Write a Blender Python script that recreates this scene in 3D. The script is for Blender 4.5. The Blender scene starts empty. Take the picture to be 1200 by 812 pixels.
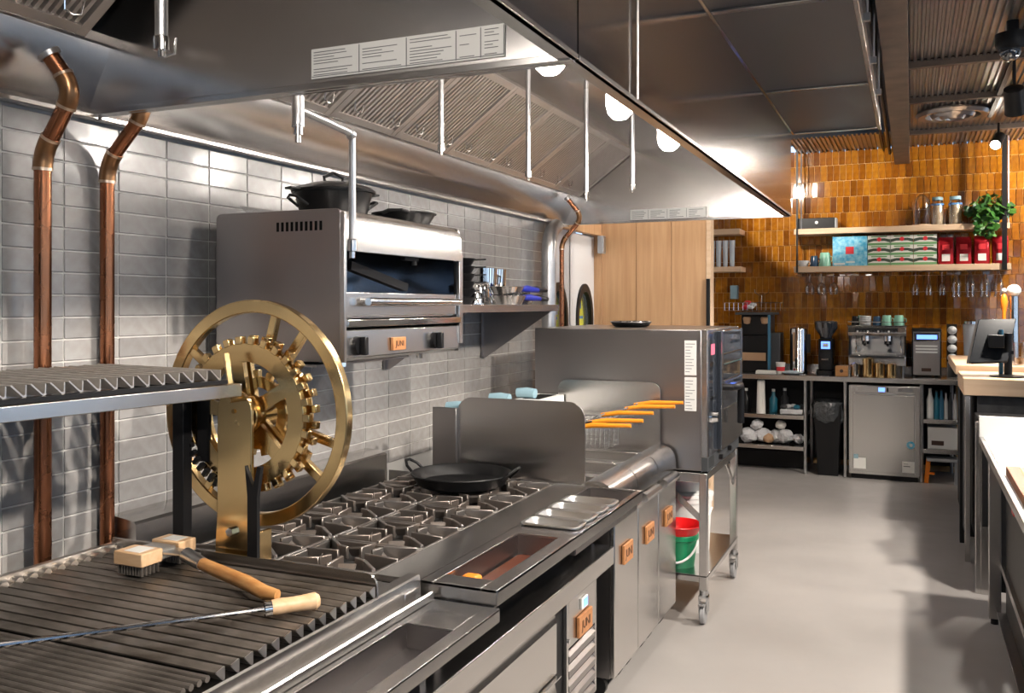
import bpy, bmesh, math, random
from mathutils import Vector, Matrix
random.seed(7)
S = bpy.context.scene
COL = S.collection
PI = math.pi

# ---------------------------------------------------------------- camera, sky, exposure
cam = bpy.data.cameras.new('camera'); camo = bpy.data.objects.new('camera', cam); COL.objects.link(camo)
camo.location = (2.25, 0.0, 1.6)
camo.rotation_euler = (math.radians(90), 0, math.radians(23.82))
cam.sensor_width = 36.0; cam.lens = 31.8
cam.shift_y = -0.0408
cam.clip_start = 0.05
S.camera = camo
S.view_settings.view_transform = 'Standard'; S.view_settings.look = 'None'
S.view_settings.gamma = 1.0; S.view_settings.use_curve_mapping = False
S.view_settings.exposure = 0.50
S.cycles.max_bounces = 10; S.cycles.glossy_bounces = 6; S.cycles.transmission_bounces = 8; S.cycles.diffuse_bounces = 5
S.cycles.sample_clamp_indirect = 6.0
S.cycles.caustics_reflective = False; S.cycles.caustics_refractive = False

W = bpy.data.worlds.new('World'); S.world = W; W.use_nodes = True
nt = W.node_tree; bg = nt.nodes['Background']
tc = nt.nodes.new('ShaderNodeTexCoord'); sx = nt.nodes.new('ShaderNodeSeparateXYZ'); cr = nt.nodes.new('ShaderNodeValToRGB')
nt.links.new(tc.outputs['Generated'], sx.inputs[0]); nt.links.new(sx.outputs['Z'], cr.inputs[0]); nt.links.new(cr.outputs[0], bg.inputs[0])
cr.color_ramp.elements[0].position = 0.0; cr.color_ramp.elements[0].color = (0.34, 0.46, 0.62, 1)
cr.color_ramp.elements[1].position = 0.6; cr.color_ramp.elements[1].color = (0.22, 0.42, 0.80, 1)
bg.inputs[1].default_value = 2.4

def portal(name, loc, rot, sx, sy):
    l = bpy.data.lights.new(name, 'AREA'); l.shape = 'RECTANGLE'; l.size = sx; l.size_y = sy
    l.cycles.is_portal = True
    o = bpy.data.objects.new(name, l); o.location = loc; o.rotation_euler = rot; COL.objects.link(o)

# ---------------------------------------------------------------- materials
M = {}
def mat(key, col, rough=0.5, metal=0.0, **k):
    m = bpy.data.materials.new(key); m.use_nodes = True
    n = m.node_tree.nodes; L = m.node_tree.links; b = n['Principled BSDF']
    b.inputs['Base Color'].default_value = (*col, 1); b.inputs['Roughness'].default_value = rough; b.inputs['Metallic'].default_value = metal
    if 'spec' in k: b.inputs['Specular IOR Level'].default_value = k['spec']
    if 'coat' in k: b.inputs['Coat Weight'].default_value = k['coat']; b.inputs['Coat Roughness'].default_value = 0.08
    if 'trans' in k: b.inputs['Transmission Weight'].default_value = k['trans']; b.inputs['IOR'].default_value = k.get('ior', 1.45)
    if 'emit' in k: b.inputs['Emission Color'].default_value = (*k['emit'], 1); b.inputs['Emission Strength'].default_value = k['es']
    if 'alpha' in k: b.inputs['Alpha'].default_value = k['alpha']
    co = n.new('ShaderNodeTexCoord')
    def noise(scale, detail=3, stretch=(1, 1, 1)):
        mp = n.new('ShaderNodeMapping'); mp.inputs['Scale'].default_value = stretch
        L.new(co.outputs['Object'], mp.inputs[0])
        t = n.new('ShaderNodeTexNoise'); t.inputs['Scale'].default_value = scale; t.inputs['Detail'].default_value = detail
        L.new(mp.outputs[0], t.inputs[0]); return t
    def ramp(src, lo, hi):
        r = n.new('ShaderNodeMapRange'); r.inputs['To Min'].default_value = lo; r.inputs['To Max'].default_value = hi
        r.inputs['From Min'].default_value = 0.3; r.inputs['From Max'].default_value = 0.7
        L.new(src, r.inputs[0]); return r.outputs[0]
    def mixc(fac, c1, c2):
        r = n.new('ShaderNodeMix'); r.data_type = 'RGBA'; L.new(fac, r.inputs[0])
        for i, c in ((6, c1), (7, c2)):
            if isinstance(c, tuple): r.inputs[i].default_value = (*c, 1)
            else: L.new(c, r.inputs[i])
        return r.outputs[2]
    c_out = None
    if 'var' in k:                                    # blotchy colour variation (col2, scale[, stretch])
        c2, sc = k['var'][0], k['var'][1]; st = k['var'][2] if len(k['var']) > 2 else (1, 1, 1)
        t = noise(sc, 5, st); c_out = mixc(ramp(t.outputs[0], 0, 1), col, c2)
    if 'brush' in k:                                  # brushed grain, stretch vector
        t = noise(22, 2, k['brush']); L.new(ramp(t.outputs[0], rough - 0.008, rough + 0.010), b.inputs['Roughness'])
        if 'aniso' in k:
            tg = n.new('ShaderNodeTangent'); tg.direction_type = 'RADIAL'; tg.axis = k.get('axis', 'Z'); L.new(tg.outputs[0], b.inputs['Tangent']); b.inputs['Anisotropic'].default_value = k['aniso']; b.inputs['Anisotropic Rotation'].default_value = k.get('arot', 0.0)
        w = noise(k.get('wave', 3.0), 1); b2 = n.new('ShaderNodeBump'); b2.inputs['Strength'].default_value = k.get('wavy', 0.05); b2.inputs['Distance'].default_value = 0.012
        L.new(w.outputs[0], b2.inputs['Height']); L.new(b2.outputs[0], b.inputs['Normal'])
    if 'bump' in k:
        t = noise(k['bump'][0], 4); bp = n.new('ShaderNodeBump'); bp.inputs['Strength'].default_value = k['bump'][1]; bp.inputs['Distance'].default_value = k['bump'][2] if len(k['bump']) > 2 else 0.003
        L.new(t.outputs[0], bp.inputs['Height']); L.new(bp.outputs[0], b.inputs['Normal'])
    if 'rand' in k:                                   # piece-to-piece variation: list of colours
        g = n.new('ShaderNodeNewGeometry'); oi = n.new('ShaderNodeObjectInfo'); ad = n.new('ShaderNodeMath'); ad.operation = 'ADD'
        fr = n.new('ShaderNodeMath'); fr.operation = 'FRACT'
        L.new(g.outputs['Random Per Island'], ad.inputs[0]); L.new(oi.outputs['Random'], ad.inputs[1]); L.new(ad.outputs[0], fr.inputs[0])
        rp = n.new('ShaderNodeValToRGB'); cols = k['rand']
        e = rp.color_ramp.elements
        while len(e) < len(cols): e.new(0.5)
        for i, c in enumerate(cols): e[i].position = i / max(1, len(cols) - 1); e[i].color = (*c, 1)
        L.new(fr.outputs[0], rp.inputs[0])
        if c_out is not None:
            mm = n.new('ShaderNodeMix'); mm.data_type = 'RGBA'; mm.blend_type = 'MULTIPLY'; mm.inputs[0].default_value = 1.0
            L.new(rp.outputs[0], mm.inputs[6]); L.new(c_out, mm.inputs[7]); c_out = mm.outputs[2]
        else: c_out = rp.outputs[0]
    if c_out is not None: L.new(c_out, b.inputs['Base Color'])
    if 'rvar' in k: t = noise(k['rvar'][0], 4); L.new(ramp(t.outputs[0], k['rvar'][1], k['rvar'][2]), b.inputs['Roughness'])
    if 'emit' in k and k.get('noemitvar'): pass
    M[key] = m; return m

mat('steel_x', (0.60, 0.58, 0.56), 0.24, 1, brush=(1, 14, 14), wavy=0.05)       # grain along x
mat('steel_y', (0.60, 0.58, 0.56), 0.24, 1, brush=(14, 1, 14), wavy=0.05)       # grain along y
mat('steel_z', (0.60, 0.58, 0.56), 0.245, 1, brush=(14, 14, 1), wavy=0.05)
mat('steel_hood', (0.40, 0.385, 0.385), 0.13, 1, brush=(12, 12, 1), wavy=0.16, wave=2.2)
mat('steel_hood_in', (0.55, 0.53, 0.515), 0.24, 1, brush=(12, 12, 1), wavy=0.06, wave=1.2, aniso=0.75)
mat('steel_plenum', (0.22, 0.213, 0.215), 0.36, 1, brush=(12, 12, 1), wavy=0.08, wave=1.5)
mat('steel_dull', (0.36, 0.34, 0.335), 0.30, 1, brush=(14, 14, 1), wavy=0.03)
mat('steel_filter', (0.72, 0.67, 0.63), 0.38, 0.85)
mat('steel_polish', (0.72, 0.71, 0.70), 0.10, 1)
mat('chrome', (0.80, 0.80, 0.80), 0.08, 1)
mat('galvanised', (0.62, 0.62, 0.62), 0.33, 1, var=((0.46, 0.46, 0.47), 14))
mat('black_metal', (0.010, 0.010, 0.011), 0.42, 0, spec=0.22)
mat('black_plastic', (0.009, 0.009, 0.010), 0.35, 0, spec=0.25)
mat('dark_gap', (0.008, 0.008, 0.008), 0.8, 0, spec=0.1)
mat('till_case', (0.010, 0.012, 0.016), 0.20, 0, spec=0.35)
mat('rubber_grey', (0.30, 0.30, 0.31), 0.55)
mat('cast_iron', (0.24, 0.235, 0.23), 0.36, 0.85, bump=(120, 0.25, 0.002), var=((0.30, 0.245, 0.21), 9))
mat('pot_iron', (0.006, 0.006, 0.0065), 0.40, 0, spec=0.28, bump=(200, 0.12, 0.001))
mat('grill_iron', (0.30, 0.265, 0.235), 0.40, 0.75, var=((0.10, 0.085, 0.07), 9, (1, 3, 1)), bump=(90, 0.25, 0.002))
mat('grill_rack', (0.50, 0.465, 0.43), 0.4, 0.35, var=((0.36, 0.325, 0.29), 30))
mat('grill_end', (0.56, 0.52, 0.48), 0.33, 0.9)
mat('brass', (0.70, 0.505, 0.25), 0.19, 1, rvar=(8, 0.13, 0.30))
mat('brass_dark', (0.50, 0.31, 0.11), 0.20, 1)
mat('burner_iron', (0.085, 0.083, 0.083), 0.42, 0.8)
mat('copper', (0.40, 0.17, 0.085), 0.24, 1, var=((0.27, 0.105, 0.055), 6, (3, 3, 0.7)), rvar=(9, 0.16, 0.36))
mat('copper_joint', (0.40, 0.20, 0.09), 0.32, 1, var=((0.26, 0.15, 0.08), 25))
mat('solder', (0.70, 0.55, 0.42), 0.3, 1)
mat('tile_grey', (1, 1, 1), 0.16, 0, rand=[(0.33, 0.322, 0.322), (0.40, 0.388, 0.382), (0.365, 0.352, 0.345), (0.44, 0.428, 0.42), (0.345, 0.335, 0.33), (0.39, 0.38, 0.375)], var=((0.84, 0.81, 0.79), 28), bump=(26, 0.10, 0.004), rvar=(20, 0.12, 0.26))
mat('grout_grey', (0.66, 0.645, 0.62), 0.85, bump=(150, 0.2))
mat('tile_amber', (1, 1, 1), 0.08, 0, rand=[(0.30, 0.105, 0.008), (0.50, 0.20, 0.014), (0.40, 0.145, 0.010), (0.20, 0.062, 0.006), (0.55, 0.235, 0.02), (0.36, 0.125, 0.009)], var=((0.62, 0.5, 0.42), 22), bump=(14, 0.12, 0.006), coat=0.6)
mat('grout_amber', (0.80, 0.52, 0.24), 0.8)
mat('floor', (0.325, 0.305, 0.295), 0.36, 0, var=((0.315, 0.295, 0.285), 1.6), rvar=(3, 0.28, 0.46), bump=(60, 0.03))
mat('paint_white', (0.74, 0.74, 0.75), 0.6)
mat('paint_dark', (0.055, 0.055, 0.058), 0.7)
mat('paint_warm', (0.62, 0.57, 0.52), 0.75)
mat('deck', (0.42, 0.415, 0.42), 0.30, 0.9, var=((0.32, 0.31, 0.31), 4))
mat('beam', (0.20, 0.155, 0.125), 0.55, 0.3, var=((0.13, 0.10, 0.085), 7))
mat('oak', (0.60, 0.37, 0.20), 0.48, 0, var=((0.47, 0.265, 0.13), 5, (6, 6, 0.35)), bump=(30, 0.03))
mat('oak_pale', (0.74, 0.55, 0.38), 0.5, 0, var=((0.64, 0.44, 0.28), 6, (0.5, 7, 7)))
mat('beech', (0.74, 0.50, 0.30), 0.42, 0, var=((0.62, 0.38, 0.20), 12, (1, 5, 5)))
mat('oak_orange', (0.60, 0.31, 0.11), 0.42, 0, var=((0.47, 0.20, 0.06), 12, (1, 6, 6)))
mat('walnut', (0.30, 0.105, 0.04), 0.4, 0, var=((0.22, 0.07, 0.03), 14, (6, 1, 6)))
mat('maple', (0.80, 0.52, 0.24), 0.4, 0, var=((0.70, 0.42, 0.17), 14, (6, 1, 6)))
mat('label_white', (0.80, 0.79, 0.76), 0.55)
mat('notice', (0.76, 0.75, 0.72), 0.5)
mat('steel_pan', (0.80, 0.79, 0.78), 0.28, 1)
mat('print', (0.18, 0.18, 0.18), 0.6)
mat('badge_orange', (0.62, 0.29, 0.12), 0.4, 0.3, var=((0.50, 0.21, 0.08), 40))
mat('badge_text', (0.05, 0.02, 0.012), 0.5)
mat('white_plastic', (0.78, 0.78, 0.77), 0.35)
mat('grey_plastic', (0.34, 0.35, 0.37), 0.5)
mat('orange_plastic', (0.95, 0.25, 0.015), 0.35)
mat('orange_grip', (0.90, 0.30, 0.02), 0.35)
mat('red_plastic', (0.72, 0.012, 0.014), 0.3)
mat('green_plastic', (0.008, 0.20, 0.085), 0.3)
mat('blue_grip', (0.012, 0.022, 0.30), 0.45)
mat('blue_pale', (0.27, 0.42, 0.49), 0.6)
mat('glass', (0.93, 0.96, 0.97), 0.03, 0, alpha=0.22, spec=0.8)
mat('glass_dark', (0.03, 0.035, 0.045), 0.03, 0, coat=1.0, spec=0.9)
mat('glass_tint', (0.75, 0.83, 0.90), 0.05, 0, alpha=0.42, spec=0.8)
mat('pane_glass', (0.6, 0.7, 0.75), 0.05, 0, alpha=0.10, spec=0.3)
mat('cavity', (0.40, 0.42, 0.45), 0.10, 1)
mat('screen_blue', (0.02, 0.05, 0.3), 0.2, 0, emit=(0.12, 0.25, 1.0), es=2.2)
mat('screen_red', (0.3, 0.05, 0.08), 0.2, 0, emit=(1.0, 0.25, 0.35), es=0.6)
mat('lamp_globe', (1, 1, 1), 0.3, 0, emit=(1.0, 0.92, 0.84), es=105.0)
mat('fill_pendant_globe', (1, 1, 1), 0.3, 0, emit=(1.0, 0.85, 0.68), es=16.0)
mat('passage_fill_lens', (1, 1, 1), 0.3, 0, emit=(1.0, 0.93, 0.86), es=45.0)
mat('lamp_lens', (1, 1, 1), 0.3, 0, emit=(1.0, 0.88, 0.74), es=30.0)
mat('mint', (0.28, 0.58, 0.44), 0.3)
mat('cup_grey', (0.60, 0.60, 0.60), 0.35)
mat('cup_blue', (0.02, 0.06, 0.12), 0.2)
mat('paper_white', (0.80, 0.78, 0.74), 0.7)
mat('cloth_blue', (0.45, 0.52, 0.58), 0.9)
mat('leaf', (0.055, 0.20, 0.03), 0.42, 0, rand=[(0.008, 0.045, 0.010), (0.025, 0.11, 0.018), (0.08, 0.20, 0.03), (0.014, 0.07, 0.014)])
mat('pot_blue', (0.03, 0.15, 0.26), 0.4)
mat('foil_red', (0.42, 0.012, 0.022), 0.28, 0.55, bump=(22, 0.5, 0.01))
mat('box_blue', (0.02, 0.36, 0.62), 0.45, 0, var=((0.35, 0.68, 0.80), 34))
mat('box_white', (0.76, 0.76, 0.70), 0.5)
mat('box_green', (0.16, 0.36, 0.15), 0.5)
mat('box_dark', (0.05, 0.07, 0.05), 0.5)
mat('print_red', (0.70, 0.03, 0.04), 0.5)
mat('cereal', (0.70, 0.48, 0.26), 0.8, 0, var=((0.86, 0.74, 0.56), 70))
mat('carton', (0.50, 0.31, 0.18), 0.7)
mat('slate', (0.05, 0.053, 0.057), 0.5, 0, spec=0.3)
mat('stone_dark', (0.030, 0.031, 0.033), 0.65, 0, spec=0.25, var=((0.055, 0.055, 0.057), 18))
mat('stone_white', (0.82, 0.82, 0.81), 0.3)
mat('bin_liner', (0.05, 0.055, 0.06), 0.22, 0, bump=(30, 0.8, 0.02), coat=0.5)
mat('bag_clear', (0.62, 0.62, 0.64), 0.25, 0, bump=(40, 0.8, 0.02))
mat('poster_yellow', (0.85, 0.80, 0.02), 0.5)
mat('poster_blue', (0.10, 0.28, 0.62), 0.5)
mat('well_brown', (0.10, 0.025, 0.010), 0.3)
mat('teal', (0.02, 0.16, 0.24), 0.3)

gm = M['glass']; gn = gm.node_tree.nodes; gl = gm.node_tree.links                # thin clear glass: see-through with bright rims
tr_ = gn.new('ShaderNodeBsdfTransparent'); gs_ = gn.new('ShaderNodeBsdfGlossy'); gs_.inputs['Roughness'].default_value = 0.04
lw_ = gn.new('ShaderNodeLayerWeight'); lw_.inputs['Blend'].default_value = 0.52; mx_ = gn.new('ShaderNodeMixShader')
gl.new(lw_.outputs['Facing'], mx_.inputs[0]); gl.new(tr_.outputs[0], mx_.inputs[1]); gl.new(gs_.outputs[0], mx_.inputs[2]); gl.new(mx_.outputs[0], gn['Material Output'].inputs[0])

# ---------------------------------------------------------------- mesh builder
class B:
    def __init__(s): s.b = bmesh.new()
    def face(s, pts):
        try: return s.b.faces.new([s.b.verts.new(p) for p in pts])
        except ValueError: return None
    def box(s, x0, y0, z0, x1, y1, z1, skip=''):
        v = [s.b.verts.new(p) for p in ((x0, y0, z0), (x1, y0, z0), (x1, y1, z0), (x0, y1, z0), (x0, y0, z1), (x1, y0, z1), (x1, y1, z1), (x0, y1, z1))]
        for k, f in (('b', (3, 2, 1, 0)), ('t', (4, 5, 6, 7)), ('f', (0, 1, 5, 4)), ('r', (1, 2, 6, 5)), ('k', (2, 3, 7, 6)), ('l', (3, 0, 4, 7))):
            if k not in skip: s.b.faces.new([v[i] for i in f])
        return s
    def bar(s, p, q, w, h, up=(0, 0, 1)):                          # rectangular bar between two points
        p, q = Vector(p), Vector(q); d = (q - p).normalized(); u = Vector(up); r = d.cross(u)
        if r.length < 1e-5: r = d.cross(Vector((1, 0, 0)))
        r.normalize(); u = r.cross(d).normalized(); r *= w / 2; u *= h / 2
        a = [s.b.verts.new(p + i * r + j * u) for i, j in ((-1, -1), (1, -1), (1, 1), (-1, 1))]
        c = [s.b.verts.new(q + i * r + j * u) for i, j in ((-1, -1), (1, -1), (1, 1), (-1, 1))]
        s.b.faces.new(a); s.b.faces.new(c[::-1])
        for i in range(4): s.b.faces.new((a[i], c[i], c[(i + 1) % 4], a[(i + 1) % 4]))
        return s
    def tube(s, pts, r, n=10, closed=False, cap=True, rs=None):
        P = [Vector(p) for p in pts]; N = len(P); rings = []
        T = []
        for i in range(N):
            a = P[i - 1] if (i > 0 or closed) else P[i]; c = P[(i + 1) % N] if (i < N - 1 or closed) else P[i]
            T.append((c - a).normalized())
        u = T[0].orthogonal().normalized()
        for i in range(N):
            u = (u - T[i] * u.dot(T[i]))
            if u.length < 1e-6: u = T[i].orthogonal()
            u.normalize(); w = T[i].cross(u); rr = rs[i] if rs else r
            rings.append([s.b.verts.new(P[i] + rr * (math.cos(2 * PI * k / n) * u + math.sin(2 * PI * k / n) * w)) for k in range(n)])
        for i in range(N if closed else N - 1):
            A, C = rings[i], rings[(i + 1) % N]
            for k in range(n): s.b.faces.new((A[k], A[(k + 1) % n], C[(k + 1) % n], C[k]))
        if cap and not closed: s.b.faces.new(rings[0][::-1]); s.b.faces.new(rings[-1])
        return s
    def cyl(s, p, q, r, n=16, r2=None): return s.tube([p, q], r, n, rs=[r, r if r2 is None else r2])
    def lathe(s, prof, c=(0, 0, 0), n=24, axis='z', a0=0.0, a1=2 * PI):
        full = abs(a1 - a0 - 2 * PI) < 1e-6; K = n if full else n + 1; rings = []
        for r, h in prof:
            ring = []
            for k in range(K):
                t = a0 + (a1 - a0) * k / n; x, y = r * math.cos(t), r * math.sin(t)
                p = {'z': (x, y, h), 'y': (x, h, y), 'x': (h, x, y)}[axis]
                ring.append(s.b.verts.new((c[0] + p[0], c[1] + p[1], c[2] + p[2])))
            rings.append(ring)
        for A, C in zip(rings, rings[1:]):
            for k in range(n):
                k2 = (k + 1) % K
                s.b.faces.new((A[k], A[k2], C[k2], C[k]))
        if full:
            if prof[0][0] > 1e-6: s.b.faces.new(rings[0][::-1])
            if prof[-1][0] > 1e-6: s.b.faces.new(rings[-1])
        return s
    def shell(s, prof, c=(0, 0, 0), n=24, axis='z'):               # open lathe, no caps
        rings = []
        for r, h in prof:
            ring = []
            for k in range(n):
                t = 2 * PI * k / n; x, y = max(r, 1e-5) * math.cos(t), max(r, 1e-5) * math.sin(t)
                p = {'z': (x, y, h), 'y': (x, h, y), 'x': (h, x, y)}[axis]
                ring.append(s.b.verts.new((c[0] + p[0], c[1] + p[1], c[2] + p[2])))
            rings.append(ring)
        for A, C in zip(rings, rings[1:]):
            for k in range(n): s.b.faces.new((A[k], A[(k + 1) % n], C[(k + 1) % n], C[k]))
        return s
    def prism(s, poly, plane, a, c):                               # 2-D outline extruded along the third axis
        def f(u, v, t): return {'xz': (u, t, v), 'yz': (t, u, v), 'xy': (u, v, t)}[plane]
        A = [s.b.verts.new(f(u, v, a)) for u, v in poly]; C = [s.b.verts.new(f(u, v, c)) for u, v in poly]
        s.b.faces.new(A[::-1]); s.b.faces.new(C); n = len(poly)
        for i in range(n): s.b.faces.new((A[i], A[(i + 1) % n], C[(i + 1) % n], C[i]))
        return s
    def strip(s, poly, plane, a, c):                               # open sheet: 2-D polyline swept along the third axis
        def f(u, v, t): return {'xz': (u, t, v), 'yz': (t, u, v), 'xy': (u, v, t)}[plane]
        A = [s.b.verts.new(f(u, v, a)) for u, v in poly]; C = [s.b.verts.new(f(u, v, c)) for u, v in poly]
        for i in range(len(poly) - 1): s.b.faces.new((A[i], A[i + 1], C[i + 1], C[i]))
        return s
    def annulus(s, ri, ro, c, y0, y1, n=48):                       # flat ring in the xz plane with depth along y
        R = [[s.b.verts.new((c[0] + r * math.cos(2 * PI * k / n), y, c[1] + r * math.sin(2 * PI * k / n))) for k in range(n)] for r, y in ((ri, y0), (ro, y0), (ro, y1), (ri, y1))]
        for j in range(4):
            A, C = R[j], R[(j + 1) % 4]
            for k in range(n): s.b.faces.new((A[k], A[(k + 1) % n], C[(k + 1) % n], C[k]))
        return s
    def ball(s, c, r, sc=(1, 1, 1), u=14, v=8):
        m = Matrix.Translation(c) @ Matrix.Diagonal((*sc, 1))
        bmesh.ops.create_uvsphere(s.b, u_segments=u, v_segments=v, radius=r, matrix=m); return s

def rrect(u0, v0, u1, v1, r, n=4, corners=(1, 1, 1, 1)):           # rounded rectangle outline
    out = []
    for (cx, cy, a), on in zip(((u1 - r, v1 - r, 0), (u0 + r, v1 - r, 90), (u0 + r, v0 + r, 180), (u1 - r, v0 + r, 270)), corners):
        if on:
            for k in range(n + 1):
                t = math.radians(a + 90 * k / n); out.append((cx + r * math.cos(t), cy + r * math.sin(t)))
        else:
            out.append((u1 if cx > (u0 + u1) / 2 else u0, v1 if a < 179 else v0))
    return out

def wloc(o):
    p = Vector((0, 0, 0))
    while o is not None: p += Vector(o.location); o = o.parent
    return p

def obj(name, b, m, parent=None, bev=0.0, smooth=True, seg=2, ang=35):
    bm = b.b; bmesh.ops.recalc_face_normals(bm, faces=bm.faces)
    off = wloc(parent)
    for v in bm.verts: v.co -= off
    if smooth:
        for f in bm.faces: f.smooth = True
        for e in bm.edges:
            if len(e.link_faces) == 2 and e.calc_face_angle(0) > math.radians(ang): e.smooth = False
    me = bpy.data.meshes.new(name); bm.to_mesh(me); bm.free()
    me.materials.append(M[m])
    o = bpy.data.objects.new(name, me); COL.objects.link(o)
    if parent: o.parent = parent
    if bev:
        md = o.modifiers.new('bevel', 'BEVEL'); md.width = bev; md.segments = seg; md.limit_method = 'ANGLE'; md.angle_limit = math.radians(50)
    return o
def thing(name, label, cat, loc=(0, 0, 0), group=None):
    o = bpy.data.objects.new(name, None); o.location = loc; o.empty_display_size = 0.05; COL.objects.link(o)
    o['label'] = label; o['category'] = cat
    if group: o['group'] = group
    return o
def tag(o, label, cat, group=None):
    o['label'] = label; o['category'] = cat
    if group: o['group'] = group
    return o
def struct(name, b, m, **k):
    o = obj(name, b, m, **k)
    if o.parent is None: o['kind'] = 'structure'
    return o
def stuff(o): o['kind'] = 'stuff'; return o
def dup(root, loc, label=None, rotz=None, group=None):
    r = root.copy(); COL.objects.link(r); r.location = loc
    if rotz is not None: r.rotation_euler = (0, 0, rotz)
    if label: r['label'] = label
    if group: r['group'] = group
    for ch in list(root.children):
        c = ch.copy(); COL.objects.link(c); c.parent = r
        for g in ch.children:
            d = g.copy(); COL.objects.link(d); d.parent = c
    return r
def text(name, body, size, loc, rot, m, parent, ext=0.0006):
    c = bpy.data.curves.new(name, 'FONT'); c.body = body; c.size = size; c.extrude = ext; c.align_x = 'CENTER'; c.align_y = 'CENTER'
    o = bpy.data.objects.new(name, c); COL.objects.link(o); c.materials.append(M[m])
    me = bpy.data.meshes.new_from_object(o); bpy.data.objects.remove(o); me.materials.clear(); me.materials.append(M[m])
    o = bpy.data.objects.new(name, me); COL.objects.link(o)
    o.parent = parent; o.location = Vector(loc) - wloc(parent); o.rotation_euler = rot; return o
FX = (PI / 2, 0, PI / 2)      # text facing +x
FY = (PI / 2, 0, 0)           # text facing -y
def badge(parent, x, y, z, w=0.085, h=0.05):
    o = obj('badge', B().box(x, y - w / 2, z - h / 2, x + 0.012, y + w / 2, z + h / 2), 'badge_orange', parent, bev=0.002)
    text('lettering', 'JUNI', h * 0.62, (x + 0.0125, y, z), FX, 'badge_text', o)
    return o

# ================================================================ SETTING
YB = 9.6; XR = 6.5; YF = -4.0; ZC = 3.13
struct('floor', B().box(-3.0, YF - .1, -0.1, XR + .1, YB + .1, 0.0), 'floor', smooth=False)
# left wall: tiled section, then the recessed door bay, then the passage beyond
wl = struct('wall_left', B().box(-0.14, YF, 0, -0.004, 5.80, ZC), 'grout_grey', smooth=False)
TH, TW, TT = 0.0600, 0.1935, 0.0075
tb = B().box(0, -TW / 2, -TH / 2, TT - 0.004, TW / 2, TH / 2)
tmesh = None; cand = []
for r in range(-12, 9):
    zc = 1.628 + (r + .5) * 0.0645
    if zc > 2.155 or zc < 0.84: continue
    for c in range(-5, 19):
        yc = 2.074 + (c + .5) * 0.198
        if yc > 5.7: continue
        hid = (2.45 < yc < 3.15 and 1.46 < zc < 1.86) or (yc > 3.9 and zc < 0.98)
        cand.append((hid, yc, zc))
cand.sort()
k = 0; rest = B()
for hid, yc, zc in cand:
    if k < 298 and not hid:
        if tmesh is None:
            o = obj('tile', tb, 'tile_grey', wl, bev=0.0022, seg=1, smooth=False); tmesh = o.data
        else:
            o = bpy.data.objects.new('tile', tmesh); COL.objects.link(o); o.parent = wl
            md = o.modifiers.new('bevel', 'BEVEL'); md.width = 0.0022; md.segments = 1
        o.location = (-0.003 + random.uniform(-.0008, .0008), yc, zc); o.rotation_euler = (0, random.uniform(-.006, .006), random.uniform(-.004, .004)); k += 1
    else:
        rest.box(-0.003, yc - TW / 2, zc - TH / 2, 0.0005, yc + TW / 2, zc + TH / 2)
stuff(obj('far_tiles', rest, 'tile_grey', wl, smooth=False))
struct('wall_passage', B().box(-0.22, 5.80, 2.26, -0.10, 7.02, ZC).box(-0.22, 7.02, 0, -0.10, YB, ZC).box(-0.24, 5.74, 0, -0.14, 5.83, ZC), 'paint_white', smooth=False)
struct('trim_1', B().box(-0.10, 5.80, 2.155, -0.045, 7.0, 2.262), 'oak', bev=0.003)
struct('trim_2', B().box(-0.12, 6.985, 0, -0.045, 7.0, 2.155).box(-0.02, 5.78, 0.0, 0.004, 5.80, 2.15), 'oak', bev=0.002)
# two swing doors with oval portholes
def swing_door(n, y0, y1):
    d = bpy.data.objects.new('door_%d' % n, None); COL.objects.link(d); d.location = (-0.115, y0, 0); d['kind'] = 'structure'
    yc, zc, ry, rz = (y0 + y1) / 2 + .03, 1.48, 0.165, 0.25
    b = B(); N = 40; x0, x1 = -0.135, -0.105
    def pth(s_, x): return [b.b.verts.new((x, yc + ry * s_ * math.cos(2 * PI * k / N), zc + rz * s_ * math.sin(2 * PI * k / N))) for k in range(N)]
    def sq(x):
        out = []
        for k in range(N):
            t = 2 * PI * k / N; c, s_ = math.cos(t), math.sin(t); q = 1 / max(abs(c), abs(s_))
            out.append(b.b.verts.new((x, yc + c * q * ((y1 - yc) if c > 0 else (yc - y0)), zc + s_ * q * ((2.15 - zc) if s_ > 0 else (zc - .01)))))
        return out
    for x in (x0, x1):
        A, C = pth(1, x), sq(x)
        for k in range(N): b.b.faces.new((A[k], A[(k + 1) % N], C[(k + 1) % N], C[k]))
    obj('leaf', b, 'paint_white', d, smooth=False)
    ring = B(); R = [[ring.b.verts.new((x, yc + ry * s_ * math.cos(2 * PI * k / N), zc + rz * s_ * math.sin(2 * PI * k / N))) for k in range(N)] for s_, x in ((0.9, -0.14), (1.14, -0.14), (1.14, -0.088), (0.9, -0.088))]
    for j in range(4):
        for k in range(N): ring.b.faces.new((R[j][k], R[j][(k + 1) % N], R[(j + 1) % 4][(k + 1) % N], R[(j + 1) % 4][k]))
    fr = obj('porthole_frame', ring, 'black_plastic', d)
    g = B(); g.face([(-0.12, yc + ry * .93 * math.cos(2 * PI * k / N), zc + rz * .93 * math.sin(2 * PI * k / N)) for k in range(N)])
    obj('pane', g, 'pane_glass', fr, smooth=False)
    return d
swing_door(1, 5.84, 6.40); swing_door(2, 6.42, 6.98)
pb = B().box(-0.172, 5.85, 1.15, -0.162, 6.97, 1.95)
po = tag(obj('poster', pb, 'poster_yellow', smooth=False), 'yellow and blue poster seen through the oval door windows', 'poster')
q = B()
for y, z, w, h in ((6.13, 1.62, .22, .05), (6.16, 1.50, .26, .022), (6.13, 1.40, .16, .05), (6.71, 1.60, .22, .06), (6.74, 1.50, .26, .022), (6.71, 1.42, .16, .05)): q.box(-0.162, y - w / 2, z - h / 2, -0.160, y + w / 2, z + h / 2)
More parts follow.
